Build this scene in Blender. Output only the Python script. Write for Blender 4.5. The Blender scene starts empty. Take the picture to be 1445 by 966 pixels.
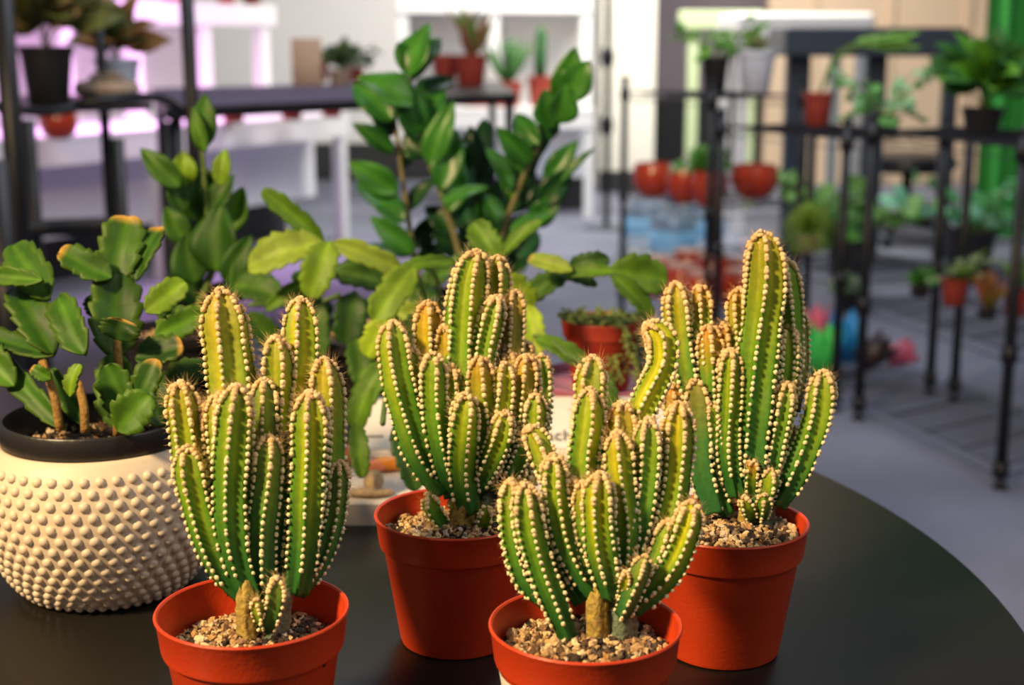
import bpy, math, random
import numpy as np
from mathutils import Vector, Matrix
random.seed(7); rng = np.random.default_rng(7)
S = bpy.context.scene
COL = S.collection
PI = math.pi

# ------------------------------------------------------------------ camera
FPX, W, Hh = 2000.0, 1445, 966
PITCH = math.radians(12); CH = 1.114
cam = bpy.data.cameras.new('camera'); camo = bpy.data.objects.new('camera', cam); COL.objects.link(camo)
cam.sensor_width = 36; cam.lens = 36*FPX/W
camo.location = (0, 0, CH); camo.rotation_euler = (math.pi/2-PITCH, 0, 0)
cam.clip_start = .02; cam.clip_end = 100
cam.dof.use_dof = True; cam.dof.focus_distance = .80; cam.dof.aperture_fstop = 7.2
S.camera = camo

# ------------------------------------------------------------------ world, lights, exposure
S.view_settings.view_transform = 'Standard'; S.view_settings.look = 'None'
S.view_settings.exposure = 0.0; S.view_settings.gamma = 1; S.view_settings.use_curve_mapping = False
w = bpy.data.worlds.new('world'); S.world = w; w.use_nodes = True
w.node_tree.nodes['Background'].inputs[0].default_value = (.80, .84, 1.0, 1)
w.node_tree.nodes['Background'].inputs[1].default_value = .17

def area(name, loc, target, size, power, col, sy=None):
    l = bpy.data.lights.new(name, 'AREA'); l.energy = power; l.color = col; l.size = size
    if sy: l.shape = 'RECTANGLE'; l.size_y = sy
    o = bpy.data.objects.new(name, l); COL.objects.link(o); o.location = loc
    d = Vector(target)-Vector(loc); o.rotation_euler = d.to_track_quat('-Z', 'Y').to_euler()
    return o
area('warm_ceiling_lamp', (-1.5, -.35, 2.5), (0, .85, .85), .30, 118, (1, .70, .36))
area('side_ceiling_lamp', (1.5, .2, 2.7), (0, .8, .85), .9, 14, (1, .93, .82))
area('back_ceiling_lamp', (0.3, 3.9, 3.2), (-.1, 5.6, 0), 2.6, 76, (.86, .90, 1), 2.6)
area('far_ceiling_lamp', (0.8, 8.4, 3.2), (0.6, 10.2, 0.6), 2.5, 240, (1, .95, .86), 1.6)
area('grow_light', (-1.9, 6.6, 1.95), (-2.0, 6.8, 1.2), .9, 38, (.95, .36, 1)).data.spread = math.radians(110)

# ------------------------------------------------------------------ pixel helpers (build-time only)
Fv = np.array([0, math.cos(PITCH), -math.sin(PITCH)]); Uv = np.array([0, math.sin(PITCH), math.cos(PITCH)])
Xv = np.array([1., 0, 0]); Cv = np.array([0, 0, CH])
def ray(x, y): return Fv+(x-722.5)/FPX*Xv-(y-483)/FPX*Uv
def at(x, y, d): return Cv+d*ray(x, y)
def onz(x, y, z):
    r = ray(x, y); return Cv+(z-CH)/r[2]*r

# ------------------------------------------------------------------ materials
def s2l(c): return tuple(((v/255)/12.92 if v/255 <= .04045 else ((v/255+.055)/1.055)**2.4) for v in c)
def mat(name, col, rough=.5, metal=0, noise=None, col2=None, bump=0, bscale=60, spec=.5, trans=0, emis=None, es=0, coat=0, sss=0, alpha=1):
    m = bpy.data.materials.new(name); m.use_nodes = True; nt = m.node_tree; b = nt.nodes['Principled BSDF']
    c = (*col, 1)
    b.inputs['Base Color'].default_value = c; b.inputs['Roughness'].default_value = rough; b.inputs['Metallic'].default_value = metal
    b.inputs['Specular IOR Level'].default_value = spec
    if trans: b.inputs['Transmission Weight'].default_value = trans
    if coat: b.inputs['Coat Weight'].default_value = coat; b.inputs['Coat Roughness'].default_value = .2
    if emis: b.inputs['Emission Color'].default_value = (*emis, 1); b.inputs['Emission Strength'].default_value = es
    tc = nt.nodes.new('ShaderNodeTexCoord')
    if noise:
        n = nt.nodes.new('ShaderNodeTexNoise'); n.inputs['Scale'].default_value = noise; n.inputs['Detail'].default_value = 5
        nt.links.new(tc.outputs['Object'], n.inputs['Vector'])
        r = nt.nodes.new('ShaderNodeValToRGB'); r.color_ramp.elements[0].position = .35; r.color_ramp.elements[1].position = .65
        r.color_ramp.elements[0].color = c; r.color_ramp.elements[1].color = (*(col2 or col), 1)
        nt.links.new(n.outputs['Fac'], r.inputs['Fac']); nt.links.new(r.outputs['Color'], b.inputs['Base Color'])
    if bump:
        n2 = nt.nodes.new('ShaderNodeTexNoise'); n2.inputs['Scale'].default_value = bscale; n2.inputs['Detail'].default_value = 4
        nt.links.new(tc.outputs['Object'], n2.inputs['Vector'])
        bp = nt.nodes.new('ShaderNodeBump'); bp.inputs['Strength'].default_value = bump; bp.inputs['Distance'].default_value = .01
        nt.links.new(n2.outputs['Fac'], bp.inputs['Height']); nt.links.new(bp.outputs['Normal'], b.inputs['Normal'])
    return m
def vmat(name, rough=.5, nscale=120, namt=.25, bump=.15, trans=0, spec=.4):
    """vertex colour (own colours; grit also carries painted shade) broken up with fine noise"""
    m = bpy.data.materials.new(name); m.use_nodes = True; nt = m.node_tree; b = nt.nodes['Principled BSDF']
    b.inputs['Roughness'].default_value = rough; b.inputs['Specular IOR Level'].default_value = spec
    a = nt.nodes.new('ShaderNodeAttribute'); a.attribute_name = 'Col'
    tc = nt.nodes.new('ShaderNodeTexCoord')
    n = nt.nodes.new('ShaderNodeTexNoise'); n.inputs['Scale'].default_value = nscale; n.inputs['Detail'].default_value = 4
    nt.links.new(tc.outputs['Object'], n.inputs['Vector'])
    mr = nt.nodes.new('ShaderNodeMapRange'); mr.inputs[1].default_value = .3; mr.inputs[2].default_value = .7
    mr.inputs[3].default_value = 1-namt; mr.inputs[4].default_value = 1+namt
    nt.links.new(n.outputs['Fac'], mr.inputs[0])
    v = nt.nodes.new('ShaderNodeVectorMath'); v.operation = 'MULTIPLY'
    nt.links.new(a.outputs['Color'], v.inputs[0]); nt.links.new(mr.outputs[0], v.inputs[1])
    nt.links.new(v.outputs[0], b.inputs['Base Color'])
    if bump:
        bp = nt.nodes.new('ShaderNodeBump'); bp.inputs['Strength'].default_value = bump; bp.inputs['Distance'].default_value = .002
        nt.links.new(n.outputs['Fac'], bp.inputs['Height']); nt.links.new(bp.outputs['Normal'], b.inputs['Normal'])
    if trans:
        out = nt.nodes['Material Output']; t = nt.nodes.new('ShaderNodeBsdfTranslucent'); mx = nt.nodes.new('ShaderNodeMixShader')
        mx.inputs[0].default_value = trans
        nt.links.new(v.outputs[0], t.inputs['Color']); nt.links.new(b.outputs[0], mx.inputs[1]); nt.links.new(t.outputs[0], mx.inputs[2])
        nt.links.new(mx.outputs[0], out.inputs['Surface'])
    return m
M = {}
M['pot'] = mat('terracotta_plastic', (.66, .060, .012), .40, noise=25, col2=(.60, .050, .010), bump=.05, bscale=400)
M['cactus'] = vmat('cactus_skin', .48, 260, .15, .1, spec=.25)
M['areole'] = vmat('areole_wool', .9, 900, .15, .3, spec=.1)
M['spine'] = mat('spine', (.62, .40, .16), .6)
M['soil'] = mat('soil', (.10, .055, .028), .95, noise=120, col2=(.03, .018, .012), bump=1, bscale=300)
M['grit'] = vmat('grit', .85, 600, .25, .5, spec=.2)
M['leaf'] = vmat('leaf_skin', .50, 60, .25, .2, trans=.15, spec=.28)
M['leafg'] = vmat('glossy_leaf', .33, 40, .2, .05, trans=.12, spec=.38)
M['wood'] = vmat('woody_trunk', .8, 400, .35, .8)
M['black_plastic'] = mat('black_plastic', (.018, .016, .016), .38, bump=.05, bscale=200)
M['ceramic'] = mat('cream_ceramic', (.74, .62, .47), .5, noise=14, col2=(.68, .57, .44), bump=.05, bscale=80)
M['table'] = mat('black_laminate', (.011, .0095, .0085), .33, noise=3, col2=(.014, .013, .010), bump=.02, bscale=900, spec=.25)
M['metal'] = mat('black_metal', (.010, .010, .012), .4, metal=.2)
M['gunmetal'] = mat('dark_slate_metal', (.045, .058, .08), .45)
M['white'] = mat('white_laminate', (.80, .80, .80), .5, noise=2, col2=(.84, .84, .83))
M['skirt'] = mat('white_panel', (.84, .86, .90), .7, noise=2, col2=(.86, .87, .90))
M['wall'] = mat('cream_wall', (.86, .82, .70), .7, noise=1.5, col2=(.82, .79, .70))
M['wallw'] = mat('white_wall', (.74, .72, .70), .75, noise=1.5, col2=(.70, .69, .68))
M['mauve'] = mat('mauve_panel', (.34, .28, .32), .7, noise=2, col2=(.30, .25, .29))
M['beige'] = mat('beige_panel', (.70, .52, .36), .6, noise=1.5, col2=(.66, .49, .34))
M['green'] = mat('green_drape', (.05, .42, .06), .7, noise=3, col2=(.04, .34, .05))
M['base'] = mat('black_baseboard', (.02, .02, .022), .6)
M['purple'] = mat('purple_mat', (.11, .085, .14), .85, noise=30, col2=(.09, .07, .12))
M['pink'] = mat('pink_plastic', (.52, .17, .26), .4, noise=20, col2=(.48, .15, .24))
M['paper'] = mat('white_paper', (.86, .82, .76), .7, noise=10, col2=(.83, .79, .74))
M['tray'] = mat('white_acrylic', (.80, .74, .66), .45, noise=8, col2=(.77, .71, .64))
M['ink'] = mat('grey_ink', (.05, .05, .06), .7)
M['clear'] = mat('clear_plastic', (.80, .92, 1), .08, trans=.85, spec=.5)
M['blue'] = mat('blue_plastic', (.03, .16, .50), .4)
M['bluelabel'] = mat('blue_label', (.22, .50, .75), .5)
M['silver'] = mat('pale_grey_glaze', (.68, .70, .78), .4)
M['stone'] = mat('beige_stone', (.42, .31, .22), .8, noise=30, col2=(.30, .22, .16))
M['redgloss'] = mat('red_glaze', (.50, .05, .015), .18, noise=10, col2=(.44, .04, .012), coat=.5)
M['mesh'] = M['metal']

M['oldpot'] = mat('dull_terracotta', (.36, .045, .025), .6, noise=20, col2=(.30, .035, .02))
# carpet
def carpet():
    m = mat('blue_grey_carpet', (.17, .18, .24), .95, noise=350, col2=(.235, .245, .32), bump=.5, bscale=500)
    nt = m.node_tree; b = nt.nodes['Principled BSDF']
    ramp = [n for n in nt.nodes if n.type == 'VALTORGB'][0]
    tc = [n for n in nt.nodes if n.type == 'TEX_COORD'][0]
    n = nt.nodes.new('ShaderNodeTexNoise'); n.inputs['Scale'].default_value = 1.1; n.inputs['Detail'].default_value = 3
    nt.links.new(tc.outputs['Object'], n.inputs['Vector'])
    mr = nt.nodes.new('ShaderNodeMapRange'); mr.inputs[1].default_value = .35; mr.inputs[2].default_value = .65; mr.inputs[3].default_value = .72; mr.inputs[4].default_value = 1.25
    nt.links.new(n.outputs['Fac'], mr.inputs[0])
    v = nt.nodes.new('ShaderNodeVectorMath'); v.operation = 'MULTIPLY'
    nt.links.new(ramp.outputs['Color'], v.inputs[0]); nt.links.new(mr.outputs[0], v.inputs[1]); nt.links.new(v.outputs[0], b.inputs['Base Color'])
    return m
M['carpet'] = carpet()

# ------------------------------------------------------------------ mesh collecting
class MB:
    def __init__(s): s.v = []; s.f = []; s.c = []; s.n = 0
    def add(s, v, f, c=None):
        v = np.asarray(v, float); s.v.append(v)
        s.f += [tuple(i+s.n for i in q) for q in f]
        if c is None: c = (1, 1, 1)
        c = np.asarray(c, float)
        if c.ndim == 1: c = np.tile(c, (len(v), 1))
        s.c.append(c); s.n += len(v); return s
    def build(s, name, m, parent=None, smooth=True, origin=None, angle=None):
        V = np.concatenate(s.v)
        base = np.array(parent.location) if parent is not None and parent.type == 'EMPTY' else None
        if parent is not None and base is None: base = np.array(parent.get('_o', (0, 0, 0)))
        o3 = base if base is not None else np.zeros(3)
        me = bpy.data.meshes.new(name); me.from_pydata((V-o3).tolist(), [], s.f); me.validate()
        if smooth: me.polygons.foreach_set('use_smooth', [True]*len(me.polygons))
        ca = me.color_attributes.new('Col', 'FLOAT_COLOR', 'POINT')
        cc = np.concatenate(s.c); ca.data.foreach_set('color', np.c_[cc, np.ones(len(cc))].ravel())
        me.materials.append(m); me.update()
        o = bpy.data.objects.new(name, me); COL.objects.link(o)
        if parent is not None:
            o.parent = parent
            ANCH[o.name] = o3
        elif origin is not None: o.location = tuple(float(q) for q in origin)
        if smooth and angle: 
            me.set_sharp_from_angle(angle=math.radians(angle))
        return o
ANCH = {}
def sub(parent, mb, name, m, **k):
    """build mb as a child of a mesh part (which sits at its own parent's origin)"""
    V = ANCH.get(parent.name, np.zeros(3))
    o = mb.build(name, m, None, **k)
    me = o.data; n = len(me.vertices); a = np.empty(n*3); me.vertices.foreach_get('co', a)
    a = a.reshape(-1, 3)-V; me.vertices.foreach_set('co', a.ravel()); me.update()
    o.parent = parent; ANCH[o.name] = V
    return o
def thing(name, label, cat, loc, group=None):
    o = bpy.data.objects.new(name, None); COL.objects.link(o); o.location = tuple(float(v) for v in loc); o.empty_display_size = .02
    o['label'] = label; o['category'] = cat
    if group: o['group'] = group
    return o
def tag(o, label, cat, group=None):
    o['label'] = label; o['category'] = cat
    if group: o['group'] = group
    return o
def struct(o): o['kind'] = 'structure'; return o

def box(mb, c, s, rz=0, bev=0, col=None, R=None):
    x, y, z = [v/2 for v in s]; b = min(bev, x*.9, y*.9, z*.9)
    if b > 0:
        pts = []; 
        ring = []
        for (zz, inset) in ((-z, b), (-z+b, 0), (z-b, 0), (z, b)):
            r = [(x-inset-b, y-inset), (x-inset, y-inset-b), (x-inset, -y+inset+b), (x-inset-b, -y+inset), (-x+inset+b, -y+inset), (-x+inset, -y+inset+b), (-x+inset, y-inset-b), (-x+inset+b, y-inset)]
            ring.append([(p[0], p[1], zz) for p in r])
        v = [p for r in ring for p in r]; f = []
        for k in range(3):
            for i in range(8): f.append((k*8+i, (k+1)*8+i, (k+1)*8+(i+1) % 8, k*8+(i+1) % 8))
        f.append(tuple(range(8))); f.append(tuple(range(31, 23, -1)))
    else:
        v = [(i*x, j*y, k*z) for k in (-1, 1) for (i, j) in ((-1, -1), (1, -1), (1, 1), (-1, 1))]
        f = [(3, 2, 1, 0), (4, 5, 6, 7), (0, 1, 5, 4), (1, 2, 6, 5), (2, 3, 7, 6), (3, 0, 4, 7)]
    v = np.array(v)
    if R is not None: v = v@np.array(R).T
    else:
        cz, sz = math.cos(rz), math.sin(rz); v = v@np.array([[cz, sz, 0], [-sz, cz, 0], [0, 0, 1]])
    return mb.add(v+np.array(c), f, col)
def frames(P):
    P = np.asarray(P, float); T = np.gradient(P, axis=0); T /= np.linalg.norm(T, axis=1)[:, None]+1e-12
    a = np.array([0, -1., 0.02]) if abs(T[0][1]) < .9 else np.array([1., 0, 0])
    n = a-T[0]*a.dot(T[0]); n /= np.linalg.norm(n); N = [n]
    for i in range(1, len(P)):
        n = N[-1]-T[i]*N[-1].dot(T[i]); n /= np.linalg.norm(n); N.append(n)
    N = np.array(N); return T, N, np.cross(T, N)
def tube(mb, P, r, k=8, col=None, caps=True):
    P = np.asarray(P, float); n = len(P); r = np.broadcast_to(np.asarray(r, float), (n,))
    T, N, B = frames(P); th = np.arange(k)*2*PI/k
    v = (P[:, None]+r[:, None, None]*(np.cos(th)[None, :, None]*N[:, None]+np.sin(th)[None, :, None]*B[:, None])).reshape(-1, 3)
    f = [(i*k+j, i*k+(j+1) % k, (i+1)*k+(j+1) % k, (i+1)*k+j) for i in range(n-1) for j in range(k)]
    if caps: f += [tuple(range(k-1, -1, -1)), tuple((n-1)*k+j for j in range(k))]
    return mb.add(v, f, col)
def lathe(mb, prof, c, k=64, col=None, close=True, mod=None):
    prof = np.array(prof, float); th = np.arange(k)*2*PI/k; n = len(prof)
    rr = prof[:, 0][:, None]*np.ones(k)
    v = np.stack([rr*np.cos(th), rr*np.sin(th), prof[:, 1][:, None]*np.ones(k)], -1).reshape(-1, 3)+np.array(c)
    f = [(i*k+j, i*k+(j+1) % k, (i+1)*k+(j+1) % k, (i+1)*k+j) for i in range(n-1) for j in range(k)]
    if prof[0][0] > 1e-6 and close: f.append(tuple(range(k-1, -1, -1)))
    return mb.add(v, f, col)
def spline(P, n):
    """Catmull-Rom through P resampled evenly"""
    P = np.asarray(P, float); Q = np.vstack([2*P[0]-P[1], P, 2*P[-1]-P[-2]]); out = []
    for i in range(len(P)-1):
        p0, p1, p2, p3 = Q[i:i+4]
        for t in np.linspace(0, 1, 24, endpoint=False):
            out.append(.5*((2*p1)+(-p0+p2)*t+(2*p0-5*p1+4*p2-p3)*t*t+(-p0+3*p1-3*p2+p3)*t**3))
    out.append(P[-1]); out = np.array(out)
    L = np.r_[0, np.cumsum(np.linalg.norm(np.diff(out, axis=0), axis=1))]
    s = np.linspace(0, L[-1], n); return np.c_[[np.interp(s, L, out[:, k]) for k in range(3)]].T, L[-1]
def sph(k1=6, k2=4):
    v = [(0, 0, 1)]; 
    for i in range(1, k2):
        a = PI*i/k2
        for j in range(k1): v.append((math.sin(a)*math.cos(2*PI*j/k1), math.sin(a)*math.sin(2*PI*j/k1), math.cos(a)))
    v.append((0, 0, -1)); f = [(0, 1+j, 1+(j+1) % k1) for j in range(k1)]
    for i in range(k2-2):
        for j in range(k1): f.append((1+i*k1+j, 1+(i+1)*k1+j, 1+(i+1)*k1+(j+1) % k1, 1+i*k1+(j+1) % k1))
    L = len(v)-1; o = 1+(k2-2)*k1
    f += [(o+j, L, o+(j+1) % k1) for j in range(k1)]
    return np.array(v), f
SPH, SPF = sph(7, 5)
BIG, BIGF = sph(20, 14)
def ell(mb, c, r, col=None, hi=False, R=None):
    v = (BIG if hi else SPH)*np.array(r)
    if R is not None: v = v@np.array(R).T
    return mb.add(v+np.array(c), BIGF if hi else SPF, col)

def mixc(a, b, t):
    t = np.asarray(t)[..., None] if np.ndim(t) else t
    return np.array(a)*(1-t)+np.array(b)*t

# ================================================================== STRUCTURE
def plane_box(name, c, s, m, rz=0):
    mb = MB(); box(mb, (0, 0, 0), s, rz); o = mb.build(name, m, origin=c, smooth=False); return struct(o)
plane_box('floor', (0, 5, -.05), (18, 18, .1), M['carpet'])
plane_box('wall_back', (-3.6, 11.75, 1.6), (9.5, .15, 3.2), M['wallw'])
plane_box('wall_pillar', (.865, 11.2, 1.6), (.40, 1.0, 3.2), M['wall'])
plane_box('wall_alcove', (1.9, 13.2, 1.6), (2.6, .15, 3.2), M['mauve'])
plane_box('wall_right', (3.6, 11.4, 1.6), (3.2, .15, 3.2), M['beige'])
plane_box('baseboard_pillar', (.865, 10.69, .08), (.42, .02, .16), M['base'])
plane_box('baseboard_back', (-3.9, 11.66, .15), (9.4, .03, .30), M['base'])
plane_box('baseboard_alcove', (1.9, 13.1, .3), (2.6, .03, .6), M['base'])
for i, x in enumerate((2.35, 2.95, 3.55)):
    plane_box('trim_%d' % (i+1), (x, 11.31, 1.55), (.05, .03, 3.0), M['beige'])
plane_box('trim_4', (3.6, 11.31, 1.16), (3.2, .03, .05), M['beige'])
# green drape at the far right, gathered in folds
mb = MB(); n = 90
xs = np.linspace(2.62, 4.4, n); ys = 8.0+.05*np.sin(np.arange(n)*.9)
v = [(x, y, z) for z in (0.02, 2.6) for x, y in zip(xs, ys)]
v += [(x, y+.02, z) for z in (0.02, 2.6) for x, y in zip(xs, ys)]
f = [(i, i+1, n+i+1, n+i) for i in range(n-1)]+[(2*n+i, 3*n+i, 3*n+i+1, 2*n+i+1) for i in range(n-1)]
mb.add(v, f); tag(mb.build('drape', M['green'], smooth=True), 'bright green hanging drape at the far right edge', 'curtain')

# ================================================================== ROUND TABLE
TC = np.array([-.369, .901]); TR = .70; TZ = .747
t = thing('round_table', 'black round table carrying the potted cacti', 'table', (TC[0], TC[1], 0))
mb = MB(); lathe(mb, [(0, TZ-.028), (TR-.008, TZ-.028), (TR, TZ-.022), (TR, TZ-.006), (TR-.002, TZ-.002), (TR-.006, TZ), (0, TZ)], (TC[0], TC[1], 0), 160)
mb.build('table_top', M['table'], t, angle=30)
mb = MB(); lathe(mb, [(.04, .03), (.04, .70), (.10, .722), (0, .722)], (TC[0], TC[1], 0), 32); mb.build('pedestal', M['metal'], t, angle=30)
mb = MB(); lathe(mb, [(.26, 0), (.26, .012), (.05, .035), (0, .035)], (TC[0], TC[1], 0), 64); mb.build('base', M['metal'], t, angle=30)

# ================================================================== POTS AND CACTI
def red_pot(mb, c, R=.05, h=.08, k=96):
    s = R/.05; z = h/.08
    P = [(0, .0015), (.031, .0015), (.0325, 0), (.0345, .001), (.0352, .003), (.0445, .0595), (.0452, .0605), (.0468, .0612), (.0474, .063), (.0492, .0775), (.0500, .0785), (.0503, .0795), (.0498, .0803), (.0490, .0803), (.0480, .0795), (.0462, .063), (.0440, .0595), (.0345, .0035), (0, .0035)]
    lathe(mb, [(a*s, b*z) for a, b in P], c, k)
GRITC = [(.66, .46, .24), (.50, .32, .15), (.80, .62, .36), (.28, .17, .09), (.12, .07, .04), (.05, .035, .025), (.60, .50, .38), (.45, .26, .10)]
def soil_in(t, c, r, z, n=900, dark=.5, name='soil', size=1.0, mound=.004):
    mb = MB(); lathe(mb, [(r, z-.004), (r, z), (r*.6, z+mound*.5), (0.001, z+mound)], c, 48, close=False)
    so = mb.build(name, M['soil'], t); so['kind'] = 'stuff'
    mb = MB()
    for i in range(n):
        a = random.random()*2*PI; q = math.sqrt(random.random())*(r-.0015)
        sz = random.uniform(.0007, .0019)*size*(1.6 if random.random() < .1 else 1)
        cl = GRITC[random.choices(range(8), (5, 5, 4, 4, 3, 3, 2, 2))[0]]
        if math.cos(a) > .2 and random.random() < dark: cl = random.choice([(.05, .035, .03), (.09, .07, .055), (.03, .022, .02), (.2, .15, .1)])  # shade painted in: grains on the right side, away from the light, coloured darker
        M3 = np.array(Matrix.Rotation(random.random()*6, 3, Vector((random.gauss(0, 1), random.gauss(0, 1), random.gauss(0, 1))).normalized()))
        zz = z+mound*(1-q/r)+random.uniform(-.0004, .0022)
        V = SPH*np.array([sz, sz*random.uniform(.6, 1), sz*random.uniform(.45, .8)])*(1+.22*rng.standard_normal((len(SPH), 1)))
        mb.add(V@M3.T+np.array([c[0]+q*math.cos(a), c[1]+q*math.sin(a), c[2]+zz]), SPF, cl)
    g = mb.build('grit', M['grit'], t, smooth=False); g['kind'] = 'stuff'

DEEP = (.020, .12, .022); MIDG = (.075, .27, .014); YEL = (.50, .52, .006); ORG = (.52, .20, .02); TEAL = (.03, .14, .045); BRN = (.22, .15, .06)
def arm(t, d0, path, wpx, dd, o=0., yel=.6, tint=None, nr=None, tiny=False, name='stem', bead=1.0):
    nr = (nr and nr+1 if nr == 5 else nr) or random.choice([5, 5, 6, 5]) if not tiny else 4
    P = []
    for i, (x, y) in enumerate(path):
        s = i/(len(path)-1); P.append(at(x, y, d0+dd*.01*(1-.65*s**1.5)))
    P = P[::-1]                                              # base -> tip
    L0 = sum(np.linalg.norm(P[i+1]-P[i]) for i in range(len(P)-1))
    n = max(14, int(L0/.0018)); Q, L = spline(P, n)
    R = wpx*d0/FPX/2*.97
    s = np.linspace(0, L, n); e = L-s                          # distance to tip
    dome = np.sqrt(np.clip(1-(1-np.clip(e/(R*1.9), 0, 1))**2, 0, 1))
    rad = R*(.35+.65*dome)*(dome**.5)*(.80+.20*np.clip(s/(L*.35), 0, 1))*(1+.03*np.sin(s*180+random.random()*6))
    rad = np.maximum(rad, .0004)
    m = 9; k = nr*m; th = np.arange(k)*2*PI/k; ph = random.random()*2*PI
    vb = np.abs(np.sin(nr*th/2))                              # 0 on the rib, 1 in the valley
    depth = .40
    prof = 1-depth*vb**.9
    T, N, B = frames(Q)
    tw = ph+s*random.uniform(-6, 6)
    A = th[None]+tw[:, None]
    sp = .0040*(wpx/45)**.25*d0/.72*(.9 if d0 < .8 else .86)
    sca = 1+.035*np.cos(2*PI*s/sp)[:, None]*(1-vb)[None]**2
    rr = rad[:, None]*prof[None]*sca
    V = Q[:, None]+rr[..., None]*(np.cos(A)[..., None]*N[:, None]+np.sin(A)[..., None]*B[:, None])
    V = V.reshape(-1, 3)
    f = [(i*k+j, i*k+(j+1) % k, (i+1)*k+(j+1) % k, (i+1)*k+j) for i in range(n-1) for j in range(k)]
    f += [tuple(range(k-1, -1, -1)), tuple((n-1)*k+j for j in range(k))]
    u = (s/L)[:, None]*np.ones((1, k)); vv = vb[None]*np.ones((n, 1))
    g = mixc(DEEP, MIDG, np.clip(u*1.5-.1, 0, 1))
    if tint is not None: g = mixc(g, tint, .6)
    rnd = random.uniform(.8, 1.2)
    face = .65+.35*np.sin(A*1.0+random.random()*6)            # some faces ripen yellower than others
    yw = np.clip((.10+.90*vv**1.2)*yel*rnd*face*np.clip(u*2.0-.35, .04, 1)*1.15, 0, .90)
    g = g*(1-yw[..., None])+np.array(YEL)*yw[..., None]
    ow = np.clip((o+.15)*np.clip((u-.55)*2.2, 0, 1), 0, .9)
    g = g*(1-ow[..., None])+np.array(ORG)*ow[..., None]
    mb = MB(); mb.add(V, f, g.reshape(-1, 3)); st = mb.build(name, M['cactus'], t)
    # areoles
    mb = MB(); ms = MB()
    for r_ in range(nr):
        pos = random.uniform(.3, .9)*sp+(.12*L if not tiny else 0)
        while pos < L-R*.12:
            q = (L-pos)
            i = min(n-1, int(round(pos/L*(n-1)))); a = th[r_*m]+tw[i]
            outd = math.cos(a)*N[i]+math.sin(a)*B[i]
            # near the tip the areoles lean with the dome
            lean = np.clip(1-q/(R*1.6), 0, 1); dr = outd*(1-.6*lean)+T[i]*lean; dr /= np.linalg.norm(dr)
            c = Q[i]+outd*rad[i]*1.0
            up = np.clip(1-q/(L*.45), 0, 1)
            tipf = np.clip(1-q/(R*2.6), 0, 1)
            bs = .00130*bead*(.84+.34*up+.10*tipf)*random.uniform(.82, 1.18)*(d0/.72)**.85*min(1, (wpx/36)**.5)
            ax = T[i]; az = dr; ay = np.cross(az, ax); ay /= np.linalg.norm(ay)+1e-9; ax = np.cross(ay, az)
            Rm = np.stack([ax*1.12, ay, az*.85], 1)
            jit = 1+.09*rng.standard_normal((len(SPH), 1))
            cc = mixc((.90, .80, .48), (.74, .47, .22), float(np.clip(.75*up**1.5+o*.4*up+random.uniform(-.15, .2), 0, 1)))
            if tint is not None and sum(tint) < .5 and tint[0] > .1: cc = cc*.8
            mb.add((SPH*bs*jit)@Rm.T+c+dr*bs*.35, SPF, cc)
            ns = 2+int(2.5*up)+int(4*tipf)
            for _ in range(ns):
                ln = random.uniform(.0014, .0026)*(1+1.2*up*random.random())*(1+.7*tipf)
                dv = dr+rng.standard_normal(3)*.65; dv /= np.linalg.norm(dv)
                c0 = c+dr*bs*.5; c1 = c0+dv*(ln+bs)
                h = np.cross(dv, (0.3, .5, .8)); h /= np.linalg.norm(h); g2 = np.cross(dv, h); w_ = .00009
                ms.add([c0+h*w_, c0-h*.5*w_+g2*.87*w_, c0-h*.5*w_-g2*.87*w_, c1], [(0, 1, 3), (1, 2, 3), (2, 0, 3)])
            pos += sp*random.uniform(.86, 1.14)*(1-.24*up-.25*tipf)
    if tipf is not None:                                       # woolly crown at the growing tip
        for _ in range(20 if not tiny else 5):
            dv = T[-1]*random.uniform(.3, 1)+rng.standard_normal(3)*.5; dv /= np.linalg.norm(dv)
            bs = .00125*random.uniform(.8, 1.2)*min(1, (wpx/36)**.5)
            mb.add(SPH*bs*(1+.12*rng.standard_normal((len(SPH), 1)))+Q[-1]-T[-1]*R*.28+dv*R*.40, SPF, mixc((.78, .62, .38), (.62, .40, .18), random.random()))
    sub(st, mb, 'areoles', M['areole']); sub(st, ms, 'spines', M['spine'])
    return st
def trunk(t, d0, path, wpx, dd, col, name='trunk'):
    P = [at(x, y, d0+dd*.01) for x, y in path]; Q, L = spline(P, 14)
    R = wpx*d0/FPX/2; mb = MB(); k = 20; T, N, B = frames(Q); th = np.arange(k)*2*PI/k
    tp = np.clip(np.linspace(0, 1, 14)*3+.15, 0, 1)**.5; rr = R*tp[:, None]*(1+.12*np.cos(th*5))[None]*(1+.06*rng.standard_normal((14, k)))
    V = Q[:, None]+rr[..., None]*(np.cos(th)[None, :, None]*N[:, None]+np.sin(th)[None, :, None]*B[:, None])
    c = mixc(col[0], col[1], rng.random((14, k))).reshape(-1, 3)
    mb.add(V.reshape(-1, 3), [(i*k+j, i*k+(j+1) % k, (i+1)*k+(j+1) % k, (i+1)*k+j) for i in range(13) for j in range(k)]+[tuple(range(k-1, -1, -1)), tuple(13*k+j for j in range(k))], c)
    return mb.build(name, M['wood'], t)
WOODY = ((.42, .30, .05), (.28, .20, .06)); GREYG = ((.16, .20, .13), (.10, .15, .09))

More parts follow.
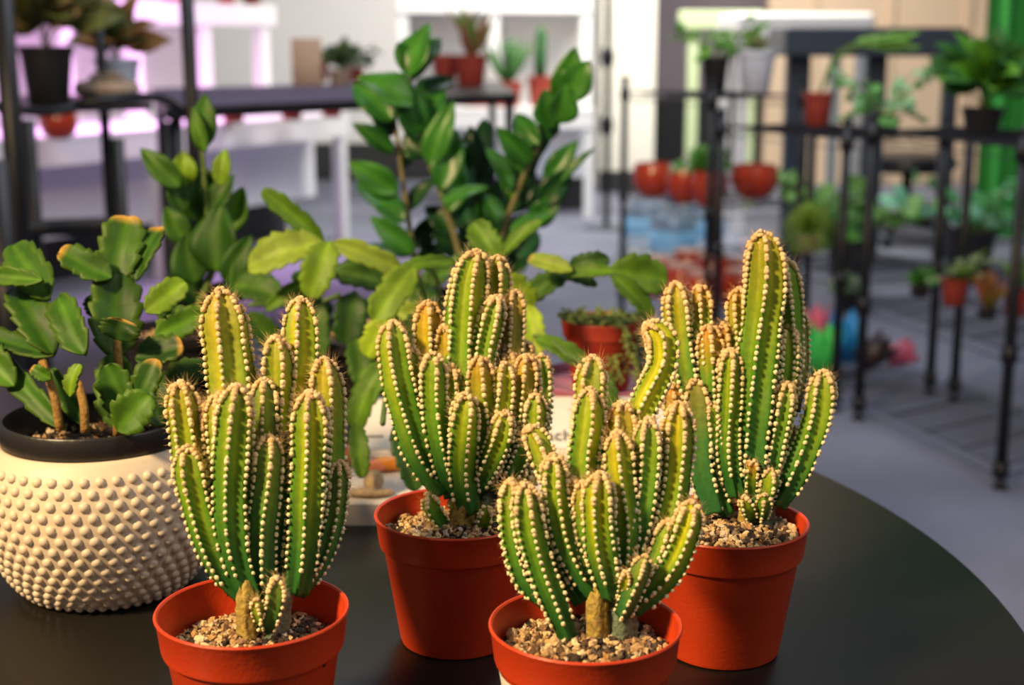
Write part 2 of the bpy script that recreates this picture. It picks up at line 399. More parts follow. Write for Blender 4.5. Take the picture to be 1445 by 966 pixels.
def cactus(label, rim, d0, arms, trunks, R=.05, h=.083, soilz=.066, dark=.5, sticker=False):
    c = onz(rim[0], rim[1], TZ+h); c[2] = TZ
    t = thing('potted_cactus', label, 'cactus', c, 'ribbed cacti in terracotta coloured plastic pots')
    mb = MB(); red_pot(mb, c, R, h); po = mb.build('pot', M['pot'], t, angle=40)
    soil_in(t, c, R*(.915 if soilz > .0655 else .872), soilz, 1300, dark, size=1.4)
    dc = d0
    for a in arms:
        k = dict(a[3]) if len(a) > 3 else {}
        arm(t, dc, a[0], a[1], a[2], **k)
    for a in trunks: trunk(t, dc, *a)
    if sticker:
        mb = MB(); A = np.radians(np.linspace(186, 222, 12)); v = []; s_ = R/.05; zc_ = h/.08
        for z in (.012, .058):
            r = (.0352+(z-.003)*.0093/.0565)*s_+.0008
            v += [(c[0]+r*math.cos(x), c[1]+r*math.sin(x), c[2]+z*zc_) for x in A]
        mb.add(v, [(i, i+1, 13+i, 12+i) for i in range(11)]); sub(po, mb, 'label', M['paper'])
    return t
O = dict
LEFT = [
 ([(311,411),(320,480),(330,560),(342,700),(360,850)],70,1.6,O(yel=.9,o=.25,nr=5)),
 ([(424,423),(425,500),(417,580),(402,700),(380,850)],52,2.2,O(yel=.7)),
 ([(389,477),(392,540),(391,620),(385,720),(374,850)],46,1.0,O(yel=.5,o=.15)),
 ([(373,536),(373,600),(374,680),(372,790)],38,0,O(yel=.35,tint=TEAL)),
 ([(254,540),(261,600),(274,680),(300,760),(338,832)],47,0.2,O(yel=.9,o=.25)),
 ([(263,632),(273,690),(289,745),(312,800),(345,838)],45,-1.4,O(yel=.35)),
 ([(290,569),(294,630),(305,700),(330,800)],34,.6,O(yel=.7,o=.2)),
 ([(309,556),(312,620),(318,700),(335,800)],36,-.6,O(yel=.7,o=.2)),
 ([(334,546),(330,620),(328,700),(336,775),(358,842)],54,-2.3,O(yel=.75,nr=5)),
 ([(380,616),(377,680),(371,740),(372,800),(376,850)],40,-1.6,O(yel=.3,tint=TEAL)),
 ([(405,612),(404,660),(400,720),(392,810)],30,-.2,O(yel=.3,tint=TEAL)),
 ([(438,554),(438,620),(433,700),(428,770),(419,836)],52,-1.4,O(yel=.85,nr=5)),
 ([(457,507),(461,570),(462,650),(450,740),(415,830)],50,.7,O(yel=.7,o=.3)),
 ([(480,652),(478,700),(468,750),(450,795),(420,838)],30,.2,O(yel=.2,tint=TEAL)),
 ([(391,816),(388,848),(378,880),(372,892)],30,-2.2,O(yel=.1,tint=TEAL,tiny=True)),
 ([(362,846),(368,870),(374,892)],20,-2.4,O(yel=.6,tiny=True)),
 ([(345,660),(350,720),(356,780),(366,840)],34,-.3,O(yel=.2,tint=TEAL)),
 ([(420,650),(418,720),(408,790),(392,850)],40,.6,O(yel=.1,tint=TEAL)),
]
LEFTT = [([(348,818),(347,870),(350,906)],25,-1.5,WOODY),([(394,806),(388,860),(384,902)],44,-.6,GREYG)]
MID = [
 ([(674,356),(662,400),(653,470),(648,560),(652,700)],56,.2,O(yel=1.0,nr=5)),
 ([(701,363),(700,420),(694,500),(680,640)],38,1.3,O(yel=.5,o=.1)),
 ([(702,420),(691,460),(680,510),(672,620)],36,-.4,O(yel=.7)),
 ([(726,411),(725,460),(718,530),(700,640)],34,1.0,O(yel=.2,tint=BRN,o=.2)),
 ([(604,427),(604,480),(610,560),(630,660)],42,.8,O(yel=1,o=.6)),
 ([(554,455),(560,520),(575,590),(596,650),(628,694)],46,-.8,O(yel=.6)),
 ([(582,492),(588,550),(598,620),(620,690)],30,.2,O(yel=.5)),
 ([(611,500),(611,560),(620,625),(640,700)],38,-1.4,O(yel=.45)),
 ([(637,516),(636,560),(640,620),(650,690)],31,-.7,O(yel=.6)),
 ([(658,556),(653,610),(652,665),(662,722)],42,-2.3,O(yel=.7)),
 ([(676,505),(678,560),(684,620),(678,690)],40,-1,O(yel=1,o=.55)),
 ([(711,513),(708,560),(700,620),(688,690)],35,-.8,O(yel=.8,o=.1)),
 ([(719,498),(721,560),(712,640)],29,.3,O(yel=.3,tint=BRN,o=.3)),
 ([(743,502),(738,550),(728,610),(708,680)],34,-.1,O(yel=1,o=.6)),
 ([(764,502),(766,560),(758,625),(725,690)],27,.6,O(yel=.4)),
 ([(757,557),(752,600),(736,645),(708,695)],33,-.8,O(yel=.8)),
 ([(714,582),(706,620),(692,655),(672,692)],36,-2,O(yel=.8)),
 ([(715,481),(716,540),(712,620)],28,.9,O(yel=.3,tint=BRN,o=.2)),
 ([(743,483),(744,540),(735,620)],24,1.2,O(yel=.1,tint=BRN)),
 ([(757,610),(748,655),(726,700),(690,735)],36,.4,O(yel=.1)),
 ([(740,650),(728,690),(700,730),(678,745)],32,-.2,O(yel=.1)),
 ([(604,698),(612,722),(630,746)],28,-1.4,O(yel=.2,tiny=True)),
 ([(688,716),(683,735),(674,752)],24,-1.9,O(yel=.2,tiny=True)),
 ([(640,700),(648,726),(654,748)],22,-.2,O(yel=.4,tiny=True)),
 ([(628,460),(630,520),(636,600),(645,680)],36,.6,O(yel=.7,o=.5)),
]
MIDT = [([(656,690),(652,730),(648,760)],32,-.6,WOODY),([(690,680),(682,730),(676,760)],34,.4,GREYG)]
FRONT = [
 ([(837,505),(834,560),(836,640),(842,780)],48,1.7,O(yel=.8,o=.1)),
 ([(833,550),(828,600),(820,665),(832,780)],48,.6,O(yel=.9)),
 ([(744,604),(757,622),(768,650),(785,690),(815,760)],38,.6,O(yel=.5,o=.1)),
 ([(878,569),(877,620),(868,680),(858,780)],44,.9,O(yel=.7,o=.45)),
 ([(871,610),(876,680),(882,740),(878,820)],40,-.6,O(yel=.8,o=.15)),
 ([(912,458),(932,478),(934,515),(914,560),(896,605),(886,680),(876,800)],46,2.4,O(yel=.9)),
 ([(958,570),(956,640),(948,710),(926,770),(890,832)],46,.8,O(yel=.9,o=.2)),
 ([(914,592),(914,660),(908,720),(890,800)],40,0,O(yel=.6)),
 ([(781,643),(783,700),(795,760),(818,808),(840,838)],38,-.6,O(yel=.5)),
 ([(809,675),(808,730),(816,790),(835,830)],31,-.1,O(yel=.6,o=.1)),
 ([(823,681),(825,740),(832,810)],30,-.7,O(yel=.6,o=.3)),
 ([(847,669),(845,720),(850,780),(864,842)],46,-1.9,O(yel=.7,nr=5)),
 ([(721,678),(718,720),(722,770),(738,820),(770,852)],30,-.4,O(yel=.6)),
 ([(740,684),(746,740),(762,800),(784,855),(802,900)],42,-1.6,O(yel=.45,nr=5)),
 ([(976,709),(969,745),(952,790),(926,828),(892,858)],42,-1,O(yel=.9,nr=5)),
 ([(946,735),(935,775),(915,815),(888,850)],34,-.4,O(yel=.3)),
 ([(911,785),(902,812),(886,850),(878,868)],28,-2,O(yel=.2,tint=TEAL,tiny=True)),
 ([(885,807),(881,825),(876,850)],17,-1.9,O(yel=.8,tiny=True)),
 ([(772,700),(778,750),(792,800),(820,850)],32,.3,O(yel=.3)),
 ([(900,760),(895,800),(884,840)],34,.1,O(yel=.1)),
]
FRONTT = [([(846,822),(842,860),(842,910)],29,-.5,WOODY),([(886,812),(880,860),(874,904)],42,0,GREYG),([(852,790),(854,840),(858,890)],36,.3,WOODY)]
RIGHT = [
 ([(1076,329),(1079,400),(1073,480),(1068,560),(1064,640),(1062,712)],62,-.6,O(yel=1.0,o=.25,nr=5)),
 ([(1105,366),(1111,430),(1112,500),(1100,620)],42,1.2,O(yel=.4)),
 ([(1043,408),(1045,480),(1050,600)],34,1.2,O(yel=.5,o=.5)),
 ([(1125,438),(1127,500),(1118,580)],30,1.8,O(yel=.1,tint=BRN)),
 ([(1113,461),(1112,520),(1102,600)],34,.5,O(yel=.4,o=.1)),
 ([(1110,541),(1101,590),(1091,640),(1080,690)],35,-.8,O(yel=.7)),
 ([(1162,525),(1158,575),(1142,625),(1120,672),(1095,712)],42,-.8,O(yel=.8)),
 ([(953,400),(958,460),(967,530),(988,620)],42,1,O(yel=.7,o=.3)),
 ([(987,404),(990,460),(994,540)],33,1.6,O(yel=.5,o=.6)),
 ([(1000,461),(1002,520),(1006,620)],40,.6,O(yel=.8,o=.8)),
 ([(1021,458),(1021,520),(1024,600)],30,1,O(yel=.3,o=.8)),
 ([(1031,494),(1029,560),(1028,640),(1040,700)],36,-.6,O(yel=.5)),
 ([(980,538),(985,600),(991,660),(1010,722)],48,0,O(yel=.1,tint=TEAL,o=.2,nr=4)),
 ([(1002,571),(1006,610),(1012,660)],22,-.7,O(yel=.3,tiny=True)),
 ([(1089,663),(1085,690),(1076,718)],28,-1.5,O(yel=.4,tiny=True)),
 ([(1079,698),(1078,712),(1074,732)],20,-1.9,O(yel=.1,tiny=True)),
 ([(1048,702),(1054,716),(1060,732)],22,-1.6,O(yel=.6,tiny=True)),
 ([(1063,650),(1060,672),(1060,700)],20,-1.6,O(yel=.4,o=.9,tiny=True)),
 ([(1118,602),(1104,640),(1092,690)],27,.2,O(yel=.1)),
 ([(1000,650),(1010,690),(1028,726)],30,.2,O(yel=.1)),
 ([(948,543),(956,590),(975,660)],32,.5,O(yel=.4,o=.9)),
 ([(1096,560),(1090,620),(1080,690)],36,.6,O(yel=.2)),
]
RIGHTT = [([(1063,640),(1060,700),(1057,742)],32,.2,WOODY),([(1082,660),(1076,710),(1070,742)],36,.3,GREYG)]

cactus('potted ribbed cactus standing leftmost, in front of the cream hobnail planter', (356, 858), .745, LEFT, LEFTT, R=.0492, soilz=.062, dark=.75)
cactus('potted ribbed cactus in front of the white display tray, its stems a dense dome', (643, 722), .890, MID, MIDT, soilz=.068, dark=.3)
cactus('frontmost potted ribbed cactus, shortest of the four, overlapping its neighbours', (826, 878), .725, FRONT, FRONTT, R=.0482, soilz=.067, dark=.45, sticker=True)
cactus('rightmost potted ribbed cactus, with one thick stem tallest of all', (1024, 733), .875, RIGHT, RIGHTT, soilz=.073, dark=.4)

# ================================================================== LEAVES
def leaf(mb, b, tip, w, roll=0., bend=.0, kind='oval', col=(.05, .2, .02), edge=None, tipc=None, n=16, seed=0, nrm=None, thick=.0009):
    """a leaf blade from b to tip with width w; a thin closed solid with a folded midrib"""
    rs = random.Random(seed*77+int(abs(b[0])*1e5))
    b = np.array(b); tip = np.array(tip); ax = tip-b; L = np.linalg.norm(ax); ax /= L
    up = np.array([0, -.80, .60]) if nrm is None else np.array(nrm, float)
    nv = up-ax*up.dot(ax); nv /= np.linalg.norm(nv)+1e-9; sd = np.cross(ax, nv)
    c, s_ = math.cos(roll), math.sin(roll); sd, nv = sd*c+nv*s_, nv*c-sd*s_
    if kind == 'pad': n = 40
    V = []; C = []; m = 6; S_ = np.linspace(0, 1, n)
    cuts = [rs.uniform(.16, .24), rs.uniform(.38, .46), rs.uniform(.58, .66), rs.uniform(.78, .86)]
    for i, s in enumerate(S_):
        if kind == 'oval': hw = math.sin(PI*min(1, s**.85*1.0))**.75 if 0 < s < 1 else .02; hw = hw*(1-.25*s)*1.15
        elif kind == 'pad':
            hw = min(1, (s/.22)**.6)*(1 if s < .80 else math.sqrt(max(0.02, 1-((s-.80)/.205)**2)))*(.78+.22*math.sin(PI*s))
            tl = 1.0
            for ct in cuts:
                dlt = s-ct
                if 0 <= dlt < .16: tl = min(tl, .80+.20*dlt/.16)
            hw *= tl
        elif kind == 'round': hw = math.sqrt(max(.01, 1-(2*s-1)**2))
        else: hw = math.sin(PI*s)**.5*(1-.5*s) if 0 < s < 1 else .02
        hw = max(hw, .03)
        cen = b+ax*L*s+nv*bend*L*math.sin(PI*s)*1.0-np.array([0, 0, 1])*bend*.3*L*s*s
        for j in range(m+1):
            x = -1+2*j/m
            z = abs(x)*.16*w*hw+.05*w*math.sin(s*9+seed+x*2)*(abs(x))
            V.append(cen+sd*x*hw*w/2+nv*z)
            cl = np.array(col, float)*(1+.12*math.sin(seed+s*5+x*3))
            if j == m//2 : cl = cl*1.25+np.array([.02, .03, 0])
            if edge is not None: cl = mixc(cl, edge, max(0, abs(x)-.55)*1.2)
            if tipc is not None: cl = mixc(cl, tipc, max(0, (s-.86)/.14)*.85)
            C.append(cl)
    V = np.array(V); C = np.array(C); k = m+1
    f = [(i*k+j, i*k+j+1, (i+1)*k+j+1, (i+1)*k+j) for i in range(n-1) for j in range(m)]
    N2 = len(V); V2 = V-nv*thick
    f2 = [tuple(N2+a for a in reversed(q)) for q in f]
    bd = [i for i in range(k)]+[i*k+k-1 for i in range(1, n)]+[(n-1)*k+j for j in range(k-2, -1, -1)]+[i*k for i in range(n-2, 0, -1)]
    fs = [(bd[i], N2+bd[i], N2+bd[(i+1) % len(bd)], bd[(i+1) % len(bd)]) for i in range(len(bd))]
    mb.add(np.vstack([V, V2]), f+f2+fs, np.vstack([C, C]))
def px_leaf(mb, x0, y0, x1, y1, w, d0, d1=None, **k):
    d1 = d0 if d1 is None else d1
    leaf(mb, at(x0, y0, d0), at(x1, y1, d1), w*.5*(d0+d1)/FPX, **k)

def plain_pot(mb, c, r, h, rb=.75, lip=.06, wall=.003, k=64):
    L = r*lip
    lathe(mb, [(0, .001), (r*rb, 0), (r*rb+.001, .001), (r-L, h*.86), (r-L*.2, h*.865), (r, h*.88), (r, h-.001), (r-.001, h), (r-wall, h), (r-wall-.001, h-.002), (r-wall-L*.6, h*.84), (r*rb-wall, wall), (0, wall)], c, k)

# ---- cream hobnail planter with its black liner and notched jungle cactus
pc = onz(132, 812, TZ); pc = np.array([-.279, .925, TZ])
t = thing('hobnail_planter', 'cream hobnail ceramic planter with leafy jungle cactus, behind the leftmost cactus', 'planter', pc)
prof = [(0, .002), (.046, 0), (.054, .003), (.064, .014), (.073, .032), (.0785, .052), (.0795, .068), (.0775, .084), (.073, .097), (.0675, .104), (.066, .106), (.0635, .106), (.062, .103), (.068, .09), (.072, .07), (.068, .04), (.05, .01), (0, .008)]
pp = np.array(prof)
# smooth the outer profile
from bisect import bisect
def sm(P, n):
    P3 = np.c_[P, np.zeros(len(P))]; q, _ = spline(P3, n); return q[:, :2]
outer = sm(pp[1:11], 40)
mb = MB(); lathe(mb, [tuple(pp[0])]+[tuple(a) for a in outer]+[tuple(a) for a in pp[11:]], pc, 96)
Ls = np.r_[0, np.cumsum(np.linalg.norm(np.diff(outer, axis=0), axis=1))]
row = 0; s = .010
while s < Ls[-1]-.012:
    r = np.interp(s, Ls, outer[:, 0]); z = np.interp(s, Ls, outer[:, 1])
    r2 = np.interp(s+.001, Ls, outer[:, 0]); z2 = np.interp(s+.001, Ls, outer[:, 1])
    tv = np.array([r2-r, z2-z]); tv /= np.linalg.norm(tv); nn = np.array([tv[1], -tv[0]])
    K = 46
    for j in range(K):
        a = 2*PI*(j+.5*(row % 2))/K; ca, sa = math.cos(a), math.sin(a); b_ = .0037*(r/.08)**.6
        Nn = np.array([nn[0]*ca, nn[0]*sa, nn[1]]); Tt = np.array([tv[0]*ca, tv[0]*sa, tv[1]]); Bb = np.cross(Nn, Tt)
        v = SPH*b_; v = v[:, :1]*Tt+v[:, 1:2]*Bb+v[:, 2:3]*Nn*.72
        mb.add(v+pc+np.array([r*ca, r*sa, z]), SPF)
    s += .0076; row += 1
mb.build('planter_body', M['ceramic'], t)
mb = MB(); lathe(mb, [(0, .012), (.045, .012), (.0595, .098), (.0600, .104), (.0625, .105), (.0640, .107), (.0640, .120), (.0632, .121), (.0612, .121), (.0605, .118), (.0585, .104), (.045, .016), (0, .016)], pc, 96)
mb.build('nursery_pot', M['black_plastic'], t, angle=40)
soil_in(t, pc, .0575, .100, 500, .9, size=1.2)
JG = [(.022, .085, .006), (.038, .125, .008), (.06, .17, .008), (.012, .05, .006), (.15, .28, .012)]
AMB = (.75, .42, .08)
LJ = [(70,420,18,345,58,.96,1.0,1,None),(60,395,-30,385,30,.95,.97,2,AMB),(75,500,22,405,58,.95,.98,0,None),(118,500,82,418,52,.93,.96,1,None),
 (92,606,-5,500,36,.94,.98,1,None),(75,500,-25,470,36,.95,.98,0,None),(168,606,160,500,60,.96,.98,1,None),(162,505,165,385,78,.98,1.0,0,None),
 (158,392,84,354,46,.99,.99,1,AMB),(160,400,182,304,66,1.0,1.02,1,AMB),(190,395,226,318,44,1.0,1.02,0,AMB),(205,440,262,398,46,.97,.98,4,None),
 (218,475,292,440,44,.97,.98,2,None),(190,505,258,488,52,.94,.94,3,AMB),(165,480,175,450,60,.93,.93,3,AMB),(185,595,150,515,56,.93,.93,1,None),(192,585,222,505,46,.93,.93,0,AMB),
 (225,570,292,510,56,.96,.97,3,None),(165,607,212,556,62,.90,.90,2,None),(98,560,112,512,26,.91,.91,4,None),(72,535,44,518,22,.93,.93,2,AMB),
 (20,545,-30,480,50,.95,.97,2,None),(240,480,250,430,50,1.0,1.01,1,None),(120,600,70,520,30,.95,.96,0,None),(210,560,230,600,40,.92,.92,3,None),(150,450,130,415,40,1.0,1.01,1,None)]
for i, (x0, y0, x1, y1, w_, d0, d1, ci, tc) in enumerate(LJ):
    mb = MB(); px_leaf(mb, x0, y0, x1, y1, w_, d0, d1, kind='pad', col=JG[ci], tipc=tc, roll=random.uniform(-.35, .35), bend=random.uniform(-.05, .1), seed=i, thick=.002, edge=(.10, .17, .015))
    mb.build('stem_segment', M['leaf'], t)
mb = MB()
for (x0, y0, x1, y1, d) in ((85, 600, 60, 510, .94), (165, 606, 165, 480, .96), (190, 600, 215, 480, .96), (120, 602, 110, 540, .93)):
    Q, _ = spline([at(x0, y0+8, d), at((x0+x1)/2+3, (y0+y1)/2, d), at(x1, y1, d+.01)], 10); tube(mb, Q, .003, 8, (.30, .17, .04))
mb.build('stem', M['wood'], t)

# ---- leafy plant behind the planter
bc = np.array([-.335, 1.395, TZ])
t = thing('leafy_plant', 'broad-leaved green plant rising behind the cream hobnail planter', 'plant', bc)
mb = MB(); plain_pot(mb, bc, .055, .085); mb.build('pot', M['black_plastic'], t, angle=40)
soil_in(t, bc, .050, .074, 150, .9, size=1.5)
mb = MB(); Q, _ = spline([bc+[0, 0, .07], at(300, 380, 1.44), at(292, 300, 1.44), at(285, 210, 1.44)], 20); tube(mb, Q, np.linspace(.004, .002, 20), 8, (.10, .16, .03)); mb.build('stem', M['wood'], t)
LP = [(284,212,290,130,34,1),(290,215,272,150,18,2),(255,265,198,208,32,1),(264,262,258,212,34,4),(312,262,319,208,26,4),(284,315,285,232,64,0),(322,330,343,262,36,2),(305,385,312,285,66,0),
 (275,400,262,330,50,0),(340,425,338,355,28,1),(260,300,236,250,30,0),(300,300,330,245,34,0),(285,430,240,380,44,3),(300,440,345,395,44,3),(262,345,232,290,34,1),(318,400,355,330,34,0)]
for i, (x0, y0, x1, y1, w_, ci) in enumerate(LP):
    mb = MB(); px_leaf(mb, x0, y0, x1, y1, w_*1.1, 1.43+random.uniform(-.03, .03), kind='oval', col=JG[ci], roll=random.uniform(-.4, .4), bend=.05, seed=i+50, thick=.0012)
    mb.build('leaf', M['leaf'], t)

# ---- black bowl planter with the trailing jungle cactus (behind the white tray)
jc = np.array([-.085, 1.40, TZ])
t = thing('jungle_cactus', 'black bowl of trailing notched flat-stemmed cactus behind the white tray', 'plant', jc)
mb = MB(); plain_pot(mb, jc, .118, .086, .66, .05, .004, 96); mb.build('pot', M['black_plastic'], t, angle=40)
soil_in(t, jc, .110, .074, 400, .9, size=2)
K4 = [(.15, .27, .015), (.24, .35, .04), (.09, .20, .012), (.045, .12, .012), (.025, .08, .012), (.28, .42, .02)]
SJ = [(457,342,370,266,32,1.30,2),(458,345,350,374,60,1.26,1),(466,340,438,418,52,1.22,0),(468,342,566,378,34,1.26,1),(560,380,642,368,22,1.25,2),(584,376,528,452,52,1.20,0),
 (456,382,374,436,24,1.28,2),(548,402,470,380,42,1.34,3),(500,412,488,484,50,1.30,4),(503,478,512,542,40,1.28,3),(548,452,518,502,44,1.18,5),(545,508,500,602,48,1.16,2),(502,596,511,672,30,1.10,2),
 (558,598,588,690,38,1.06,4),(446,418,452,502,34,1.30,3),(604,448,548,442,42,1.24,1),(600,440,572,505,46,1.22,0),(706,372,668,312,44,1.26,2),(668,390,642,358,26,1.26,3),(706,362,764,310,24,1.32,2),
 (738,425,798,384,38,1.28,3),(808,382,746,364,28,1.24,1),(802,378,860,364,30,1.30,4),(798,388,868,382,24,1.25,2),(790,386,842,400,20,1.28,4),(858,384,942,394,60,1.24,2),(862,386,920,446,32,1.22,2),
 (708,392,750,434,50,1.24,5),(742,430,760,498,40,1.24,5),(756,478,832,518,34,1.20,2),(848,520,868,585,30,1.12,3),(560,392,600,470,50,1.30,3),(640,380,600,400,40,1.32,3),
 (620,420,560,420,60,1.36,4),(690,420,740,460,50,1.36,4),(440,440,420,380,40,1.36,4),(400,420,330,400,50,1.38,3),(470,430,410,460,44,1.38,4),(350,440,400,500,40,1.36,3)]
for i, (x0, y0, x1, y1, w_, d, ci) in enumerate(SJ):
    mb = MB(); px_leaf(mb, x0, y0, x1, y1, w_, d, d+random.uniform(-.02, .02), kind='pad', col=K4[ci], roll=random.uniform(-.3, .3), bend=random.uniform(.02, .12), seed=i+100, thick=.0016, tipc=(.45, .30, .08) if i in (21,) else None)
    mb.build('stem_segment', M['leaf'], t)
mb = MB()
for pts in ([(620, 462, 1.38), (600, 420, 1.33), (585, 385, 1.25), (566, 378, 1.25)], [(625, 462, 1.38), (618, 400, 1.30), (600, 376, 1.26), (562, 384, 1.25)], [(650, 462, 1.38), (690, 410, 1.30), (735, 420, 1.28)],
            [(655, 462, 1.38), (675, 400, 1.30), (702, 372, 1.27)], [(600, 465, 1.38), (540, 410, 1.34), (470, 385, 1.32), (455, 380, 1.28)], [(640, 465, 1.38), (700, 430, 1.30), (750, 450, 1.25)], [(590, 465, 1.38), (560, 440, 1.28), (545, 455, 1.19), (543, 510, 1.16)],
            [(600, 470, 1.38), (520, 430, 1.34), (500, 412, 1.30)], [(480, 415, 1.36), (440, 430, 1.36), (400, 430, 1.38), (350, 430, 1.37)],[(590, 466, 1.38), (520, 425, 1.36), (470, 420, 1.37)],[(640,470,1.38),(760,475,1.22),(800,500,1.18),(848,522,1.12)],[(560,500,1.2),(545,560,1.10),(540,597,1.02)]):
    Q, _ = spline([at(*p) for p in pts], 14); tube(mb, Q, .0022, 8, (.10, .18, .04))
mb.build('stem', M['wood'], t)

# ---- tall glossy plant on a stool behind the table
zc = np.array([-.07, 1.78, 0])
t = thing('plant_stool', 'small black round stool hidden behind the round table', 'stool', zc)
mb = MB(); lathe(mb, [(0, .60), (.14, .60), (.142, .603), (.142, .62), (.14, .622), (0, .622)], zc, 64); mb.build('stool_top', M['metal'], t, angle=30)
for a in range(3):
    mb = MB(); A = a*2*PI/3+.4; tube(mb, [zc+[.09*math.cos(A), .09*math.sin(A), .605], zc+[.15*math.cos(A), .15*math.sin(A), .001]], .011, 12); mb.build('leg', M['metal'], t)
zp = zc+[0, 0, .622]
t = thing('glossy_plant', 'tall plant with glossy dark oval leaves on upright stems, in the middle background', 'plant', zp)
mb = MB(); plain_pot(mb, zp, .10, .17); mb.build('pot', M['black_plastic'], t, angle=40)
soil_in(t, zp, .09, .15, 200, .9, size=2)
ZG = [(.018, .11, .014), (.028, .15, .018), (.045, .20, .022), (.010, .06, .014), (.015, .085, .030)]
def frond(t, pts, leaves, stemc=(.20, .18, .07), r=.0045):
    mb = MB(); Q, _ = spline([at(*p) for p in pts], 30); Q[0, 2] = min(Q[0, 2], zp[2]+.155); tube(mb, Q, np.linspace(r, r*.5, 30), 10, stemc)
    st = mb.build('stem', M['wood'], t); mb = MB()
    for i, (x0, y0, x1, y1, w_, d, ci) in enumerate(leaves):
        px_leaf(mb, x0, y0, x1, y1, w_*1.12, d, d+random.uniform(-.03, .03), kind='oval', col=ZG[ci], roll=random.uniform(-.5, .5), bend=.06, seed=i+int(x0), thick=.0012)
    sub(st, mb, 'leaves', M['leafg'])
frond(t, [(600, 425, 1.76), (585, 365, 1.76), (572, 280, 1.76), (560, 190, 1.76), (555, 150, 1.76)],
 [(562,272,491,226,36,1.75,2),(570,314,502,256,38,1.74,1),(582,360,522,303,32,1.74,2),(556,216,497,172,26,1.75,0),(578,362,505,350,26,1.80,4),(572,300,620,250,26,1.78,3),(566,240,600,190,24,1.78,3),(580,350,632,300,30,1.80,3),(558,190,520,150,26,1.78,3),(586,372,630,345,26,1.8,3),(555,170,498,115,44,1.74,1),(556,165,560,100,44,1.76,1)])
frond(t, [(665, 425, 1.76), (650, 365, 1.76), (628, 290, 1.75), (600, 215, 1.74), (578, 150, 1.74), (580, 100, 1.74)],
 [(578,110,606,32,52,1.72,2),(580,112,622,52,46,1.74,1),(585,150,504,108,52,1.70,2),(592,190,556,110,48,1.72,1),(596,200,628,120,46,1.74,1),(606,235,640,140,36,1.73,2),(608,200,560,150,44,1.75,3),(622,270,645,180,40,1.73,1),(634,300,652,225,34,1.74,2),
  (640,310,668,235,26,1.76,4),(600,220,570,190,36,1.74,3),(625,285,690,262,18,1.7,2),(640,330,600,290,30,1.78,3),(650,355,610,330,32,1.80,3),(655,370,700,330,30,1.76,3),(590,140,640,110,40,1.78,3),(584,100,560,60,30,1.74,1),(615,250,660,200,30,1.78,0)])
frond(t, [(690, 425, 1.78), (706, 340, 1.78), (738, 250, 1.78), (775, 180, 1.78), (798, 120, 1.78)],
 [(792,148,812,64,42,1.76,2),(796,140,832,84,44,1.74,2),(780,182,768,125,44,1.76,1),(786,175,800,118,42,1.75,2),(760,205,728,160,28,1.76,1),(748,232,702,178,32,1.76,1),(722,268,686,206,26,1.77,1),(742,250,778,188,32,1.8,3),(770,262,816,196,30,1.78,1),(790,258,838,208,13,1.76,0),
  (760,290,806,236,34,1.77,3),(748,318,792,275,32,1.78,1),(720,330,778,302,24,1.76,2),(722,280,715,215,36,1.79,2),(716,300,756,240,34,1.8,3),(706,335,684,270,34,1.78,1),(700,370,738,300,36,1.8,3),(730,365,756,320,34,1.8,4),(712,390,748,350,36,1.8,3),(775,200,765,160,30,1.78,1)])
frond(t, [(670, 425, 1.84), (676, 360, 1.86), (680, 290, 1.86), (676, 220, 1.86)],
 [(676,250,664,175,36,1.85,3),(678,270,700,210,32,1.85,4),(678,300,650,235,34,1.86,3),(680,320,706,255,34,1.85,1),(678,345,648,285,36,1.86,4),(676,370,710,300,38,1.86,3),(676,390,640,330,40,1.86,3),(672,400,706,350,40,1.86,4),(676,220,684,165,26,1.86,1)])

# ================================================================== WHITE TRAY, SIGN, STONES
tx0, tx1 = at(470, 700, 1.06)[0], .150
t = thing('display_tray', 'white low display tray standing behind the cacti in the middle', 'tray', ((tx0+tx1)/2, 1.14, TZ))
mb = MB(); yb = 1.045
def prism(mb, pts, x0, x1, col=None):
    n = len(pts); v = [(x0, y, z) for y, z in pts]+[(x1, y, z) for y, z in pts]
    f = [tuple(range(n)), tuple(range(2*n-1, n-1, -1))]+[(i, i+n, (i+1) % n+n, (i+1) % n) for i in range(n)]
    return mb.add(v, f, col)
prism(mb, [(yb, TZ), (yb-.003, TZ+.018), (yb, TZ+.0205), (1.16, TZ+.0205), (1.16, TZ)], tx0, tx1); mb.build('tray_body', M['tray'], t, smooth=False)
mb = MB(); prism(mb, [(1.161, TZ), (1.161, TZ+.018), (1.163, TZ+.022), (1.248, TZ+.0515), (1.252, TZ+.050), (1.252, TZ)], tx0, tx1); sg = mb.build('sign_wedge', M['paper'], t, smooth=False)
mb = MB(); box(mb, ((tx0+tx1)/2, 1.158, TZ+.0245), (tx1-tx0-.01, .006, .008), bev=.002); mb.build('front_ledge', M['tray'], t, smooth=False)
def text(body, cx, py, size, m, parent):
    # lettering lying on the sloping sign face
    cu = bpy.data.curves.new('lettering', 'FONT'); cu.body = body; cu.size = size; cu.extrude = .0003; cu.align_x = 'CENTER'
    o = bpy.data.objects.new('lettering', cu); COL.objects.link(o); bpy.context.view_layer.update()
    me = bpy.data.meshes.new_from_object(o.evaluated_get(bpy.context.evaluated_depsgraph_get())); bpy.data.objects.remove(o)
    o = bpy.data.objects.new('lettering', me); COL.objects.link(o); me.materials.clear(); me.materials.append(m)
    sl = math.atan2(.0295, .085); yy = py
    zz = TZ+.022+(yy-1.163)*math.tan(sl)+.0006
    base = ANCH[parent.name]
    o.parent = parent; o.location = (cx-base[0], yy-base[1], zz-base[2]); o.rotation_euler = (sl, 0, 0); o.scale = (1.05, 1.35, 1)
